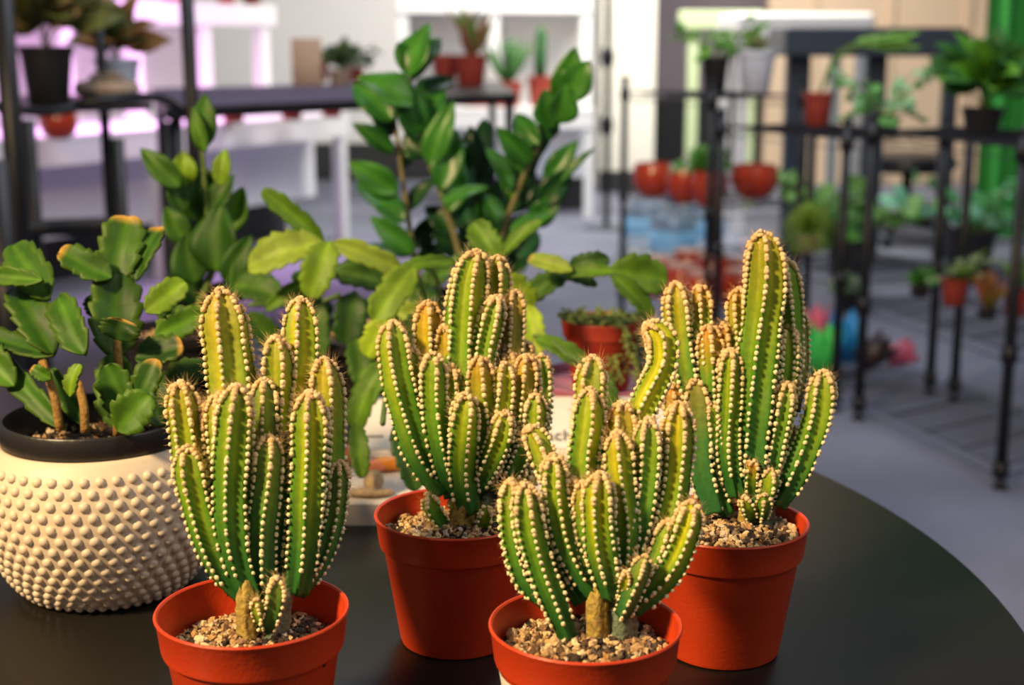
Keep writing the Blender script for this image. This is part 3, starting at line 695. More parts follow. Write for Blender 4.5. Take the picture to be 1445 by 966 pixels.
def sign_y(py):  # world y on the slope seen at pixel row py
    for y in np.linspace(1.163, 1.25, 300):
        z = TZ+.022+(y-1.163)*.347; r = ray(722, py)
        if CH+r[2]/r[1]*y < z: return y
    return 1.2
ty = sign_y(622)
text('ach', (789-722.5)/FPX*1.23, ty, .0165, M['ink'], sg)
mb = MB()
for i, x in enumerate((486, 497, 511, 517, 523, 529, 535)):
    y = sign_y(616); box(mb, ((x-722.5)/FPX*1.21, y, TZ+.022+(y-1.163)*.347+.0004), (.0024, .004, .0006), bev=0)
sub(sg, mb, 'small_print', M['ink'], smooth=False)
M['amber'] = mat('amber_stone', (.85, .33, .02), .25, noise=60, col2=(.75, .25, .02), trans=.2)
M['coral'] = mat('coral_stone', (.70, .22, .10), .35, noise=60, col2=(.62, .18, .08))
M['sand'] = mat('tan_stone', (.50, .36, .20), .6, noise=90, col2=(.38, .26, .14), bump=.4, bscale=300)
for i, (x, y, rx, ry, rz, m, lab) in enumerate(((548, 658, .016, .010, .0055, 'amber', 'orange flat polished stone on the white tray'), (529, 661, .011, .008, .005, 'coral', 'small coral red stone beside the orange one on the white tray'),
     (489, 645, .014, .012, .008, 'coral', 'coral red stone behind the hanging flat stem on the white tray'), (527, 683, .008, .014, .008, 'sand', 'tan upright pebble on the white tray, above the flat flake'), (522, 697, .019, .007, .0035, 'sand', 'flat tan stone flake nearest the front edge of the white tray'))):
    z = TZ+.0205; c = onz(x, y, z+rz*.6); c[2] = z+rz
    mb = MB(); v = BIG*np.array([rx, ry, rz])*(1+.06*np.sin(BIG[:, :1]*5+i)*np.cos(BIG[:, 1:2]*4)); mb.add(v, BIGF)
    tag(mb.build('stone', M[m], origin=c), lab, 'stone', 'polished stones on the white tray')

# ---- pink tub with small red pot of trailing green
kc = np.array([.088, 1.335, TZ])
t = thing('pink_tub', 'pink round shallow tub under the small red pot', 'tub', kc)
mb = MB(); lathe(mb, [(0, 0), (.060, 0), (.064, .003), (.070, .046), (.071, .049), (.069, .050), (.067, .048), (.0655, .042), (0, .040)], kc, 80); mb.build('tub_body', M['pink'], t, angle=40)
rp = np.array([.085, 1.325, TZ+.0422])
t = thing('trailing_succulent', 'small red pot of fine trailing green succulent on the pink tub', 'plant', rp)
mb = MB(); red_pot(mb, rp, .0385, .066); mb.build('pot', mat('deep_red_plastic', (.42, .035, .012), .45, noise=25, col2=(.36, .03, .01)), t, angle=40)
soil_in(t, rp, .034, .055, 150, .9)
mb = MB(); rs = random.Random(5)
for i in range(66):
    a = rs.random()*2*PI; q = rs.random()**.6*.030; p0 = rp+np.array([q*math.cos(a), q*math.sin(a), .057])
    P = [p0]; da = a+rs.uniform(-.6, .6); right = rs.random() < .38; a = rs.uniform(-1.4, .7) if right else a
    if right: da = rs.uniform(-1.0, .4)
    dirv = np.array([math.cos(da), math.sin(da), 0]); nst = 10 if right else 3
    for k in range(nst):
        q2 = math.hypot(P[-1][0]-rp[0], P[-1][1]-rp[1]); dz = .005 if q2 < .037 and k < 3 else -.0075
        P.append(P[-1]+dirv*(.0055 if q2 < .047 else .001)+np.array([rs.uniform(-.003, .003), rs.uniform(-.003, .003), dz if k > 1 else .004]))
        if P[-1][2] < rp[2]+.004: break
    Q, _ = spline(P, len(P)*2); tube(mb, Q, .0007, 4, (.20, .26, .06))
    for q_ in Q[1:]:
        for _ in range(2): ell(mb, q_+np.array([rs.gauss(0, .0014) for _ in range(3)]), (.0015, .0015, .0015), col=mixc((.17, .28, .06), (.34, .38, .12), rs.random()))
fo = mb.build('foliage', M['leaf'], t); fo['kind'] = 'stuff'
mb = MB(); cc = at(771, 503, 1.30); cc = np.array([.0245, 1.262, TZ])
t = tag(lathe(mb, [(0, 0), (.014, 0), (.017, .05), (.0175, .052), (.0168, .052), (.0135, .002), (0, .002)], cc-cc, 32).build('plastic_cup', M['clear'], origin=(.036, 1.237+.03, TZ+.0)), 'small clear plastic cup wedged left of the pink tub', 'cup') if False else None

# ================================================================== BACKGROUND HELPERS
def bg_plant(label, c, r, h, potm, style, s=1.0, name='potted_plant', group=None, rb=.72, seed=1, cols=None, cat='plant'):
    """pot with foliage of its own style; c = point under the pot"""
    rs = random.Random(seed); c = np.array(c, float)
    t = thing(name, label, cat, c, group)
    mb = MB()
    if style and style.endswith('bowl'):
        lathe(mb, [(0, 0), (r*.45, 0), (r*.8, h*.18), (r*.98, h*.5), (r*.97, h*.75), (r*.86, h), (r*.80, h), (r*.88, h*.7), (r*.5, h*.15), (0, h*.12)], c, 40)
    else: plain_pot(mb, c, r, h, rb, .07, .004, 40)
    mb.build('pot', M[potm], t, angle=40)
    mb = MB(); lathe(mb, [(r*.86, h*.86), (0.001, h*.9)], c, 32, close=False); mb.build('soil', M['soil'], t)
    top = c+[0, 0, h*.88]; mb = MB(); G = cols or [(.05, .20, .02), (.09, .28, .03), (.03, .12, .02)]
    st = (style or '').replace('bowl', '')
    if st == 'bushy':
        for i in range(int(60)):
            d = np.array([rs.gauss(0, 1), rs.gauss(0, 1), abs(rs.gauss(.3, .8))]); d /= np.linalg.norm(d)
            b = top+d*np.array([1, 1, 1.0])*s*.25*rs.random()+[0, 0, s*.25]; e = b+d*s*rs.uniform(.4, .7)
            leaf(mb, b, e, s*.32, kind='oval', col=G[i % len(G)], n=7, roll=rs.uniform(-.6, .6), seed=i, bend=.1)
            if i < 14: tube(mb, [top, b], r*.03, 5, (.12, .16, .04))
    elif st == 'grass':
        for i in range(260):
            a = rs.random()*2*PI; el = rs.uniform(-.9, 1.5); d = np.array([math.cos(a)*math.cos(el), math.sin(a)*math.cos(el), math.sin(el)+.3])
            P = [top, top+d*s*.5+[0, 0, .1*s], top+d*s*rs.uniform(.8, 1)-[0, 0, .12*s]]
            tube(mb, P, s*.014, 4, mixc(G[i % len(G)], (.25, .30, .05), rs.random()*.5))
    elif st == 'spiky':
        for i in range(22):
            a = rs.random()*2*PI; lean = rs.uniform(.1, .8); d = np.array([math.cos(a)*lean, math.sin(a)*lean, 1]); d /= np.linalg.norm(d)
            leaf(mb, top, top+d*s*rs.uniform(.7, 1), s*.13, kind='blade', col=G[i % len(G)], n=8, seed=i, bend=.1, roll=rs.uniform(-1, 1))
    elif st == 'column':
        tube(mb, [top-[0, 0, h*.1], top+[0, 0, s*.4], top+[s*.02, 0, s*.85], top+[s*.02, 0, s]], np.array([1, 1.1, 1, .3])*s*.11, 10, G[0])
    elif st == 'sprawl':
        for i in range(14):
            a = rs.random()*2*PI; d = np.array([math.cos(a), math.sin(a)*.6, rs.uniform(-.1, .9)]); P = [top, top+d*s*.5+[0, 0, .15*s], top+d*s]
            Q, _ = spline(P, 8); tube(mb, Q, s*.012, 5, (.15, .22, .05))
            for q_ in Q[3:]:
                e = q_+np.array([rs.gauss(0, 1), rs.gauss(0, 1), rs.gauss(.1, .6)])*s*.14; leaf(mb, q_, e, s*.2, kind='round', col=G[i % len(G)], n=7, seed=i, roll=rs.uniform(-.5, .5))
    elif st == 'arch':
        for i in range(5):
            a = rs.uniform(-.6, .9); P = [top, top+[s*.3*math.cos(a), s*.2*math.sin(a), s*.5], top+[s*math.cos(a), s*.4*math.sin(a), s*.55+i*.04*s]]
            Q, _ = spline(P, 10); tube(mb, Q, s*.012, 5, (.12, .22, .04)); leaf(mb, Q[6], Q[-1]+[s*.15, 0, 0], s*.13, kind='oval', col=G[i % len(G)], n=8, seed=i)
    elif st == 'dome':
        for i in range(90):
            d = np.array([rs.gauss(0, 1), rs.gauss(0, 1), abs(rs.gauss(0, 1))]); d /= np.linalg.norm(d); ell(mb, top+d*s*.5*np.array([1, 1, .6]), (s*.10,)*3, G[i % len(G)])
    if mb.n: mb.build('foliage', M['leaf'], t)
    return t

def wire_rack(label, P0, P1, P2, P3, zs, H, sizes=.0145):
    """four posts at the corners (order round the rack) and wire shelves"""
    cs = [np.array([*p, 0.]) for p in (P0, P1, P2, P3)]; cen = sum(cs)/4
    t = thing('wire_rack', label, 'rack', cen, 'black wire shelving racks')
    for c in cs:
        mb = MB(); tube(mb, [c+[0, 0, .03], c+[0, 0, H]], sizes, 12)
        for z in zs: tube(mb, [c+[0, 0, z-.03], c+[0, 0, z+.012]], sizes*1.45, 12)
        lathe(mb, [(0, H-.002), (sizes*1.2, H-.002), (sizes*1.2, H+.006), (0, H+.014)], c, 12)
        p = mb.build('post', M['metal'], t)
        mb = MB(); lathe(mb, [(.012, 0), (.019, .004), (.019, .012), (.006, .02), (.006, .035)], c, 14); sub(p, mb, 'foot', M['metal'])
    for z in zs:
        mb = MB(); zz = np.array([0, 0, z])
        for i in range(4):
            for dz in (0, -.028): tube(mb, [cs[i]+zz+[0, 0, dz], cs[(i+1) % 4]+zz+[0, 0, dz]], .0020, 6)
        for k in range(1, 4):
            u = k/4; tube(mb, [cs[0]*(1-u)+cs[1]*u+zz-[0, 0, .004], cs[3]*(1-u)+cs[2]*u+zz-[0, 0, .004]], .003, 5)
        for k in range(1, 20):
            u = k/20; tube(mb, [cs[0]*(1-u)+cs[3]*u+zz, cs[1]*(1-u)+cs[2]*u+zz], .0013, 4, caps=False)
        mb.build('wire_shelf', M['mesh'], t)
    return t
wire_rack('nearest black wire rack, standing on the carpet at the right edge', (1.24, 3.45), (1.04, 4.12), (1.40, 4.36), (1.60, 3.69), (.06, .36, .86), .90)
wire_rack('black wire rack between the other two, holding the coloured cups', (.99, 4.22), (.71, 4.85), (1.07, 5.08), (1.35, 4.45), (.06, .42, .83), .88)
wire_rack('farthest black wire rack, carrying the red bowls and water bottles behind it', (.69, 4.95), (.44, 5.60), (.82, 5.80), (1.05, 5.18), (.14, .53, .92), .97, .013)

# objects on far rack: red bowls on the middle shelf, red lidded tins on the low one
bowl = [(922, .084, 5.42, 'domegl', 0, 'leftmost of the red glazed bowls on the far wire rack'), (965, .070, 5.22, 'dome', 1, 'red glazed bowl with white-flowered tuft, between the leftmost bowl and the front one'), (1000, .068, 5.10, 'bushy', 2, 'red glazed bowl with bright leaves, left of the black rack post'), (1064, .092, 5.35, '', 3, 'rightmost red glazed bowl on the far wire rack'), (990, .05, 5.50, 'bushy', 4, 'red glazed bowl with a leafy sprig at the back of the far wire rack')]
for px, r, y, st, i, lab in bowl:
    x = (px-722.5)/FPX*(y*math.cos(PITCH)+.58*math.sin(PITCH))
    bg_plant(lab, (x, y, .532), r, .128 if i != 4 else .09, 'redgloss', ('bushybowl' if st == 'bushy' else ('domebowl' if st == 'dome' else 'bowl')), s=.11, name='glazed_bowl', group='red glazed bowls on the far rack', seed=i+3, cat='bowl', cols=[(.09, .30, .03), (.12, .34, .05), (.5, .5, .4)] if i != 2 else None)
M['lid'] = mat('pinkish_lid', (.62, .34, .26), .5, noise=20, col2=(.56, .28, .2))
tins = [(908, 395, .14), (968, 388, .14), (1010, 400, .14), (948, 408, .14), (1038, 410, .14), (988, 425, .14), (1032, 440, .14), (965, 368, .14), (1030, 462, .14)]
k = 0
for (px, y, lab) in ((932, 5.46, 'leftmost red lidded jar on the low shelf of the far rack'), (972, 5.66, 'red lidded jar at the back of the low shelf, below the water bottles'), (962, 5.28, 'red lidded jar second from left on the low shelf of the far rack'), (1006, 5.52, 'red lidded jar hard left of the tall black post, back row'), (992, 5.10, 'red lidded jar of the front row, left of the tall black post'),
         (1050, 5.42, 'red lidded jar right of the tall black post, back row'), (1046, 5.16, 'red lidded jar of the front row, right of the tall black post')):
    d = y*math.cos(PITCH)+.9*math.sin(PITCH); x = (px-722.5)/FPX*d; c = np.array([x, y, .142])
    t = thing('lidded_jar', lab, 'jar', c, 'red lidded jars on the low shelf')
    mb = MB(); lathe(mb, [(0, 0), (.05, 0), (.066, .015), (.070, .06), (.068, .12), (.058, .138), (0, .138)], c, 40); mb.build('jar_body', M['redgloss'], t, angle=50)
    mb = MB(); lathe(mb, [(.056, .1385), (.060, .140), (.060, .150), (.055, .153), (0, .154)], c, 40); mb.build('lid', M['lid'], t, angle=50)
# water bottles on the floor beyond
for (px, y, lab) in ((912, 7.4, 'left clear water bottle with a blue cap, behind the red jars'), (950, 6.9, 'front clear water bottle with a pale blue label, behind the red jars'), (990, 7.3, 'right clear water bottle, nearest the tall black post')):
    d = y*math.cos(PITCH)+.9*math.sin(PITCH); c = np.array([(px-722.5)/FPX*d, y, 0])
    t = thing('water_bottle', lab, 'bottle', c, 'large clear water bottles on the carpet')
    mb = MB(); lathe(mb, [(0, .004), (.10, 0), (.118, .02), (.118, .10), (.112, .11), (.118, .12), (.118, .22), (.10, .27), (.045, .32), (.03, .335), (.03, .37), (0, .37)], c, 36); mb.build('bottle_body', M['clear'], t)
    mb = MB(); lathe(mb, [(.034, .345), (.034, .385), (.03, .39), (0, .39)], c, 24); mb.build('cap', M['blue'], t)
    mb = MB(); lathe(mb, [(.1195, .125), (.1195, .215), (.1185, .215)], c, 36, close=False); mb.build('label', M['bluelabel'], t)
# top of the far rack
def put(px, y, z): 
    d = y*math.cos(PITCH)+(CH-z)*math.sin(PITCH); return ((px-722.5)/FPX*d, y, z)
bg_plant('black pot of sprawling bright green leaves on top of the far rack', put(1008, 5.50, .925), .055, .13, 'black_plastic', 'sprawl', .17, seed=11, cols=[(.16, .38, .04), (.22, .45, .08), (.10, .28, .04)])
bg_plant('pale grey pot on top of the far rack, right of the black pot', put(1066, 5.40, .925), .074, .155, 'silver', 'spiky', .10, seed=12, rb=.66, cols=[(.12, .2, .05), (.2, .1, .06)])
bg_plant('small red pot with an arching leafy stem on top of the middle rack', put(1153, 4.9, .832), .052, .11, 'oldpot', 'arch', .30, seed=13, cols=[(.16, .36, .05), (.22, .42, .1)])
# middle rack
bg_plant('shaggy round mop of green grassy leaves, on the middle rack', put(1141, 4.72, .422), .045, .06, 'stone', 'grass', .105, seed=14, cols=[(.25, .46, .04), (.14, .34, .03), (.34, .50, .08)])
bg_plant('feathery dark green plant behind the grassy mop, on the middle rack', put(1174, 4.86, .422), .04, .08, 'black_plastic', 'sprawl', .10, seed=15, cols=[(.06, .22, .05), (.10, .30, .08)])
bg_plant('low variegated pale plant on the middle rack, right of the red arching pot', put(1250, 4.45, .832), .045, .05, 'black_plastic', 'sprawl', .17, seed=16, cols=[(.12, .34, .08), (.30, .55, .28)])
# near rack
bg_plant('dark green bushy plant in a black pot on top of the nearest rack', put(1385, 4.02, .862), .06, .07, 'black_plastic', 'bushy', .24, seed=17, cols=[(.02, .10, .015), (.03, .14, .02), (.10, .30, .02)])
bg_plant('hanging-leaved small plant in a red pot on the nearest rack shelf, left one', put(1346, 4.08, .362), .042, .075, 'oldpot', 'sprawl', .10, seed=18, cols=[(.3, .4, .22), (.1, .2, .03)])
bg_plant('round green leafy ball beside the left red pot on the nearest rack', put(1298, 4.2, .362), .032, .03, 'black_plastic', 'bushy', .07, seed=19)
bg_plant('small red pot cut by the right edge on the nearest rack', put(1432, 3.9, .362), .036, .075, 'oldpot', 'spiky', .12, seed=20, cols=[(.2, .25, .1), (.14, .3, .05)])
bg_plant('reddish upright plant between the two red pots on the nearest rack', put(1392, 3.85, .362), .028, .03, 'black_plastic', 'spiky', .12, seed=21, cols=[(.30, .06, .02), (.2, .15, .03)])
bg_plant('pale aqua variegated plant behind the nearest rack', (2.15, 6.6, 0), .12, .25, 'black_plastic', 'sprawl', .34, seed=22, cols=[(.30, .70, .45), (.12, .45, .15)])
bg_plant('small white-leaved plant on the carpet beyond the middle rack', (1.42, 5.9, 0), .06, .06, 'black_plastic', 'bushy', .12, seed=23, cols=[(.4, .45, .35), (.15, .3, .1)])
bg_plant('tall loose green plant on the carpet behind the middle rack', (1.52, 6.3, 0), .11, .25, 'black_plastic', 'sprawl', .36, seed=24, cols=[(.12, .34, .06), (.2, .42, .1)])
# coloured zigzag cups
def zig_cup(label, px, y, m, r=.05, h=.15, tilt=0):
    c = np.array(put(px, y, .062)); t = None; k = 48; th = np.arange(k)*2*PI/k
    zz = h*(.62+.38*np.abs(((th*6/(2*PI)) % 1)*2-1)); v = []
    for rr, zf in ((r*.75, 0), (r*.95, .5), (r*1.05, 1)): v += [(rr*math.cos(a), rr*math.sin(a), z*zf) for a, z in zip(th, zz)]
    for rr, zf in ((r*1.05-.003, 1), (r*.95-.003, .5), (r*.75-.003, .02)): v += [(rr*math.cos(a), rr*math.sin(a), z*zf) for a, z in zip(th, zz)]
    f = [(i*k+j, i*k+(j+1) % k, (i+1)*k+(j+1) % k, (i+1)*k+j) for i in range(5) for j in range(k)]+[tuple(range(k-1, -1, -1)), tuple(5*k+j for j in range(k))]
    v = np.array(v)
    if tilt:
        Rm = np.array(Matrix.Rotation(tilt, 3, 'Y')); v = v@Rm.T; v[:, 2] -= v[:, 2].min()
    mb = MB(); mb.add(v, f); return tag(mb.build('zigzag_cup', m, origin=c), label, 'cup', 'coloured zigzag-rimmed cups on the low rack shelf')
NG = mat('neon_green', (.06, .65, .10), .4, noise=20, col2=(.05, .58, .09)); NP = mat('neon_pink', (.85, .16, .25), .4, noise=20, col2=(.8, .14, .24)); NB = mat('sky_blue', (.03, .35, .75), .4, noise=20, col2=(.02, .3, .7)); NK = mat('dark_brown', (.03, .015, .018), .4)
zig_cup('bright green zigzag-rimmed cup on the low shelf of the middle rack', 1160, 4.50, NG, .058, .155)
zig_cup('pink zigzag-rimmed cup behind the green one', 1142, 4.66, NP, .055, .19)
zig_cup('sky blue zigzag-rimmed cup right of the green one', 1192, 4.66, NB, .06, .17)
zig_cup('dark brown zigzag-rimmed cup lying tilted, right of the blue one', 1212, 4.50, NK, .045, .13, .9)
zig_cup('pink zigzag-rimmed cup lying rightmost, beside the brown one', 1252, 4.56, NP, .04, .10, 1.2)

# ---- thick dark stand with bright table behind, chair base
t = thing('work_stand', 'heavy dark slate metal stand in the right background', 'stand', (2.0, 7.4, 0))
for (px, w_) in ((1115, .12), (1222, .10), (1325, .07)):
    mb = MB(); x = put(px, 7.4, 0)[0]; box(mb, (x*1.0, 7.4, .52), (w_, .08, 1.04), bev=.008); mb.build('leg', M['gunmetal'], t, smooth=False)
xa, xb = put(1095, 7.4, 1.1)[0], put(1340, 7.4, 1.1)[0]
mb = MB(); box(mb, ((xa+xb)/2, 7.4, 1.11), (xb-xa, .5, .14), bev=.01); mb.build('top_beam', M['gunmetal'], t, smooth=False)
t = thing('white_table', 'bright white table beyond the dark slate stand', 'table', (1.66, 8.6, 0))
mb = MB(); box(mb, (1.66, 8.6, 1.19), (.78, .8, .16), bev=.02); mb.build('table_top', M['white'], t, smooth=False)
for sx in (-1, 1):
    for sy in (-1, 1):
        mb = MB(); box(mb, (1.66+sx*.34, 8.6+sy*.33, .555), (.06, .06, 1.11)); mb.build('leg', M['white'], t, smooth=False)
PG = mat('pale_green_paint', (.52, .62, .36), .6)
t = thing('pale_green_stand', 'pale green post stand behind the pots on the far rack', 'stand', (1.25, 9.6, 0))
for px in (975, 1055):
    mb = MB(); x = put(px, 9.6, .5)[0]; box(mb, (x, 9.6, .6), (.07, .07, 1.2)); mb.build('post', PG, t, smooth=False)
mb = MB(); box(mb, (1.38, 9.6, 1.25), (.56, .10, .12), bev=.01); mb.build('top_board', PG, t, smooth=False)
# office chair base
oc = np.array(put(1275, 8.0, 0)); t = thing('office_chair', 'black wheeled office chair base standing beyond the racks', 'chair', oc)
mb = MB(); lathe(mb, [(0, .40), (.24, .40), (.27, .43), (.26, .48), (.2, .50), (0, .50)], oc, 40); mb.build('seat', M['metal'], t, angle=50)
mb = MB(); tube(mb, [oc+[0, 0, .10], oc+[0, 0, .40]], .03, 12); mb.build('gas_lift', M['metal'], t)
for a in range(5):
    A = a*2*PI/5-.9; e = oc+[.30*math.cos(A), .30*math.sin(A), .09]; mb = MB(); tube(mb, [oc+[0, 0, .13], e], [.03, .018], 8); lg = mb.build('leg', M['metal'], t)
    mb = MB(); n_ = np.array([-math.sin(A), math.cos(A), 0]); tube(mb, [e-n_*.02-[0, 0, .05], e+n_*.02-[0, 0, .05]], .04, 16); sub(lg, mb, 'caster', M['gunmetal'])

# ================================================================== LEFT BACKGROUND
def seg_table(label, a, b, depth, z, fas, name='white_table', skirt=True, shelf=None, legs=(0.02, .98)):
    """table whose front edge runs a -> b (plan), going back by depth"""
    a = np.array([*a, 0.]); b = np.array([*b, 0.]); u = b-a; L = np.linalg.norm(u); u /= L; n = np.array([-u[1], u[0], 0]); rz = math.atan2(u[1], u[0])
    t = thing(name, label, 'table', (a+b)/2+n*depth/2)
    mb = MB(); box(mb, (a+b)/2+n*depth/2+[0, 0, z-.015], (L, depth, .03), rz, .004); mb.build('table_top', M['white'], t, smooth=False)
    mb = MB(); box(mb, (a+b)/2+n*.012+[0, 0, z-.03-fas/2], (L, .02, fas), rz); mb.build('fascia', M['white'], t, smooth=False)
    if skirt:
        mb = MB(); box(mb, (a+b)/2+n*.25+[0, 0, (z-.04+.24)/2], (L-.02, .02, z-.04-.24), rz); mb.build('back_panel', M['skirt'], t, smooth=False)
        mb = MB(); box(mb, (a+b)/2+n*.6+[0, 0, .14], (L-.02, .3, .28), rz); mb.build('dark_filler', M['base'], t, smooth=False)  # black block added to stand in for the dark under the table
    for s in legs:
        for dd_ in (.04, depth-.04):
            mb = MB(); c = a+u*L*s+n*dd_; box(mb, c+[0, 0, (z-.03)/2], (.06, .06, z-.03), rz); mb.build('leg', M['white'], t, smooth=False)
    return t
A0, A1 = (-2.35, 5.3), (-.92, 8.1)
seg_table('long white table receding along the left, under the purple bench', A0, A1, .9, .72, .10, legs=(.02, .5, .985))
seg_table('white table in the centre background, left of the cream pillar', (-.42, 9.1), (.52, 9.1), .8, .70, .10, legs=(.03, .97))
def tier(label, a, b, off, depth, z, th, cols):
    a = np.array([*a, 0.]); b = np.array([*b, 0.]); u = b-a; L = np.linalg.norm(u); u /= L; n = np.array([-u[1], u[0], 0]); rz = math.atan2(u[1], u[0])
    t = thing('shelf_tier', label, 'shelf', (a+b)/2+n*off+[0, 0, .72])
    mb = MB(); box(mb, (a+b)/2+n*(off+depth/2)+[0, 0, z], (L, depth, th), rz, .005); mb.build('shelf_board', M['white'], t, smooth=False)
    for s in cols:
        mb = MB(); c = a+u*L*s+n*(off+.05); box(mb, c+[0, 0, (z-th/2+.70)/2+.01], (.07, .07, z-th/2-.72), rz); mb.build('column', M['white'], t, smooth=False)
    mb = MB(); box(mb, (a+b)/2+n*(off+depth-.02)+[0, 0, (z+.70)/2], (L, .02, z-.74), rz); mb.build('back_board', M['wallw'], t, smooth=False)
    return t
tier('raised white shelf tier lit pink, above the long left table', A0, (-1.0, 7.95), .35, .5, 1.25, .11, (.3, .46, .62, .80, .97))
tier('raised white shelf tier above the centre background table', (-.75, 9.15), (.52, 9.15), .3, .45, 1.36, .14, (.03, .5, .97))
# purple bench
t = thing('purple_bench', 'black framed bench with a purple top in the left background', 'bench', (-1.25, 5.6, 0))
c0, c1, c2, c3 = (-1.03, 4.2), (-.30, 5.1), (-.75, 7.0), (-1.85, 6.8)
def slab(mb, pts, z0, z1):
    n = len(pts); v = [(x, y, z0) for x, y in pts]+[(x, y, z1) for x, y in pts]
    f = [tuple(range(n-1, -1, -1)), tuple(range(n, 2*n))]+[(i, (i+1) % n, (i+1) % n+n, i+n) for i in range(n)]; mb.add(v, f)
bz = .925
PB = [onz(232, 152, bz)[:2], onz(730, 131, bz)[:2], onz(702, 113, bz)[:2], onz(212, 124, bz)[:2]]
mb = MB(); slab(mb, PB, bz-.035, bz-.002); mb.build('frame', M['metal'], t, smooth=False)
cen = sum(PB)/4; PM = [PB[0]*.985+PB[2]*.015, PB[0]*.25+PB[1]*.75+(PB[3]-PB[0])*.012, PB[3]*.25+PB[2]*.75-(PB[3]-PB[0])*.012, PB[3]*.985+PB[1]*.015]
mb = MB(); slab(mb, PM, bz-.002, bz); mb.build('mat', M['purple'], t, smooth=False)
for p in PB:
    q = cen+(p-cen)*.955; mb = MB(); tube(mb, [(q[0], q[1], 0), (q[0], q[1], bz-.03)], .018, 10); mb.build('leg', M['metal'], t)
# left plant étagère of black tube
t = thing('tube_plant_stand', 'black tubular metal plant stand with arched rail at the far left', 'stand', (-1.35, 3.6, 0))
def tb(name, pts, r=.014):
    mb = MB(); Q, _ = spline([at(*p) for p in pts], 30) if len(pts) > 2 else (np.array([at(*p) for p in pts]), 0); tube(mb, Q, r, 12); return mb.build(name, M['metal'], t)
def post(px, y, z1, r=.016, z0=0, lean=0):
    x = put(px, y, .8)[0]; mb = MB(); tube(mb, [(x+lean, y, z0), (x, y, z1)], r, 12); return mb.build('post', M['metal'], t)
post(22, 3.3, 1.5, .024); post(44, 3.6, .92, .018); post(-4, 3.1, .86, .03); post(274, 3.9, 1.6, .020); post(150, 4.3, 1.6, .016); post(168, 3.5, .88, .017); post(236, 3.9, .90, .014)
tb('arched_rail', [(90, 150, 3.6), (150, 141, 3.6), (222, 138, 3.75), (262, 160, 3.9), (272, 185, 3.9)], .012)
tb('side_rail', [(-10, 150, 3.3), (60, 158, 3.5), (110, 152, 3.6)], .012)
tb('low_rail', [(-10, 330, 3.5), (60, 322, 3.55), (160, 318, 3.6)], .022)
mb = MB(); zq = onz(100, 150, .93)
slab(mb, [onz(20, 152, .94)[:2], onz(215, 148, .94)[:2], onz(205, 132, .94)[:2], onz(30, 134, .94)[:2]], .925, .94); mb.build('shelf', M['metal'], t, smooth=False)
DRY = [(.30, .22, .08), (.16, .18, .05), (.10, .10, .03)]
def onshelf(px, py): return onz(px, py, .941)
bg_plant('tall black pot with a dry tan bushy plant at top left', onshelf(70, 147), .075, .16, 'black_plastic', 'bushy', .30, seed=31, cols=DRY)
bg_plant('wide beige stone bowl on the tube plant stand', onshelf(152, 141), .10, .055, 'stone', 'domebowl', .10, seed=32, cols=[(.25, .18, .12)])
c = onz(84, 196, .72+.001)
bg_plant('red pot under the tube stand shelf, on the long white table', (*c[:2], .721), .08, .12, 'redgloss', 'bowl', .1, seed=33)
bg_plant('brown-leaved plant in a small blue-grey pot on the tube plant stand', onshelf(168, 138), .07, .12, 'silver', 'bushy', .20, seed=34, cols=[(.28, .13, .04), (.12, .16, .05)])
# pots on the purple bench
def onb(px, py): return onz(px, py, bz+.0005)
for (px, py, r, h, m, st, s, lab, sd) in ((450, 113, .052, .11, 'oldpot', '', .1, 'tall red pot on the purple bench, left of the grey rock plant', 41), (480, 118, .055, .07, 'stone', 'bushy', .14, 'dark round bushy plant in a tan pot on the purple bench', 42), (500, 114, .05, .07, 'oldpot', 'sprawl', .13, 'low red pot at the right end of the purple bench', 43)):
    bg_plant(lab, onb(px, py+2.5), r, h, m, st, s, seed=sd, cols=[(.06, .10, .04), (.09, .14, .05)])
card = onb(434, 121); mb = MB(); box(mb, (card[0], card[1], card[2]+.10), (.13, .012, .20), bev=.003)
tag(mb.build('clay_tile', mat('clay_tile', (.60, .42, .28), .8, noise=20, col2=(.52, .36, .24))), 'upright peach coloured clay board behind the tall red pot', 'board')
# pots on the white long table beneath the bench
for i, (px, py, lab) in enumerate(((330, 172, 'red pot on the white long table below the left part of the purple bench'), (412, 169, 'red pot on the white long table below the middle of the purple bench'), (468, 165, 'red pot on the white long table below the right end of the purple bench'))):
    c = onz(px, py, .721); bg_plant(lab, c, .065, .12, 'oldpot', '', .1, seed=50+i, group='red pots on the long white table')
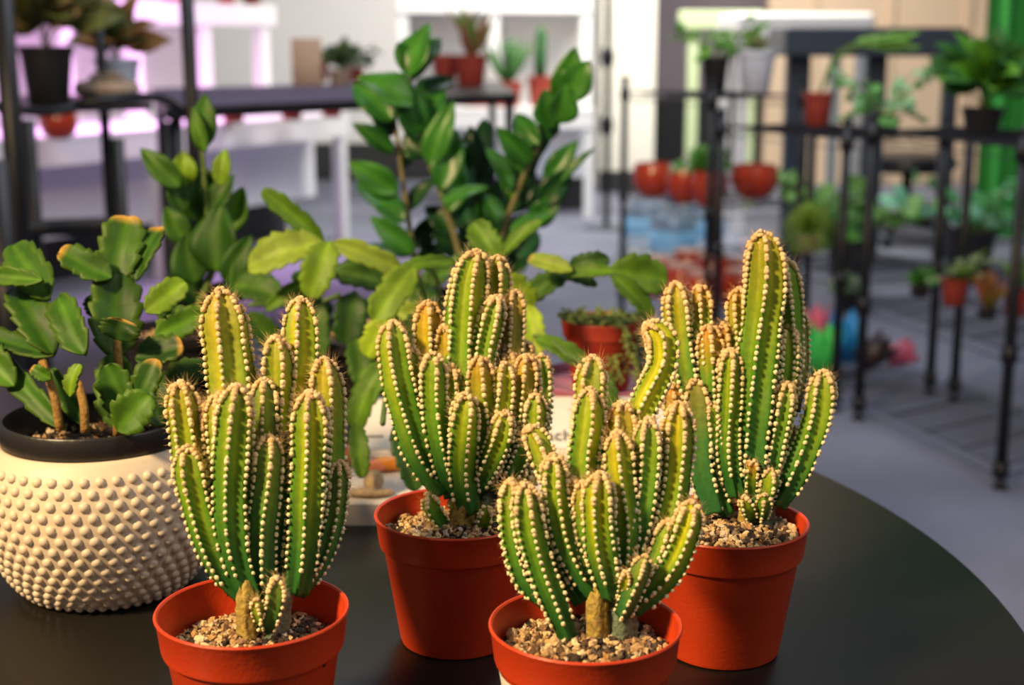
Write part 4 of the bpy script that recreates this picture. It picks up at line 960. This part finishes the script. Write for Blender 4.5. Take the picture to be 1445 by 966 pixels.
# pots on side table and centre table
def ont(px, y, z): return put(px, y, z)
bg_plant('red pot with pink-stemmed leaves on the far right end of the purple bench', onb(664, 121), .075, .13, 'oldpot', 'spiky', .26, seed=61, cols=[(.3, .2, .08), (.12, .28, .05), (.4, .15, .1)])
bg_plant('plain red pot behind the top leaves of the glossy plant', onb(628, 120), .06, .13, 'oldpot', '', .1, seed=62)
bg_plant('tall slender column cactus in a red pot on the centre table', ont(762, 9.30, .701), .085, .19, 'oldpot', 'column', .34, seed=63, cols=[(.04, .13, .04)])
bg_plant('red pot with long drooping blades on the centre table', ont(716, 9.24, .701), .10, .16, 'oldpot', 'spiky', .36, seed=64, cols=[(.05, .16, .04), (.08, .2, .06)])
bg_plant('low red pot on the centre table seen below the end of the purple bench', ont(672, 9.30, .701), .12, .12, 'oldpot', '', .1, seed=65)
# row on the raised tier (only their feet show)
for i, px in enumerate((110, 160, 255, 330, 390, 470)):
    s = i/5; a = np.array([-2.35, 5.3]); b = np.array([-1.0, 7.95]); 
    # point of the tier at this pixel column
    best = min(np.linspace(.05, .97, 400), key=lambda q: abs(722.5+FPX*((a+(b-a)*q)+np.array([-.891, .454])*.45)[0]/((a+(b-a)*q)+np.array([-.891, .454])*.45)[1]*1.0-px))
    p = a+(b-a)*best+np.array([-.891, .454])*.45
    bg_plant(['first','second','third','fourth','fifth','last'][i]+' red pot from the left along the pink-lit upper tier', (p[0], p[1], 1.306), .06, .12, 'oldpot', 'spiky', .09, seed=70+i, group='red pots on the upper tier')
# slim black floor stand near the pillar
t = thing('slim_pole_stand', 'thin black pole stand with knobs in front of the cream pillar', 'stand', put(856, 8.6, 0))
x = put(856, 8.6, .5)[0]; mb = MB(); tube(mb, [(x+.005, 8.6, .012), (x, 8.6, 1.9)], .020, 10); mb.build('pole', M['metal'], t)
for z in (1.02, .62):
    mb = MB(); tube(mb, [(x, 8.6, z-.07), (x, 8.6, z-.03), (x, 8.6, z+.03), (x, 8.6, z+.07)], [.018, .038, .038, .018], 12); mb.build('knob', M['metal'], t)
mb = MB(); lathe(mb, [(0, 0), (.14, 0), (.14, .008), (.02, .015), (0, .015)], np.array([x+.005, 8.6, 0]), 32); mb.build('base', M['gunmetal'], t, angle=40)
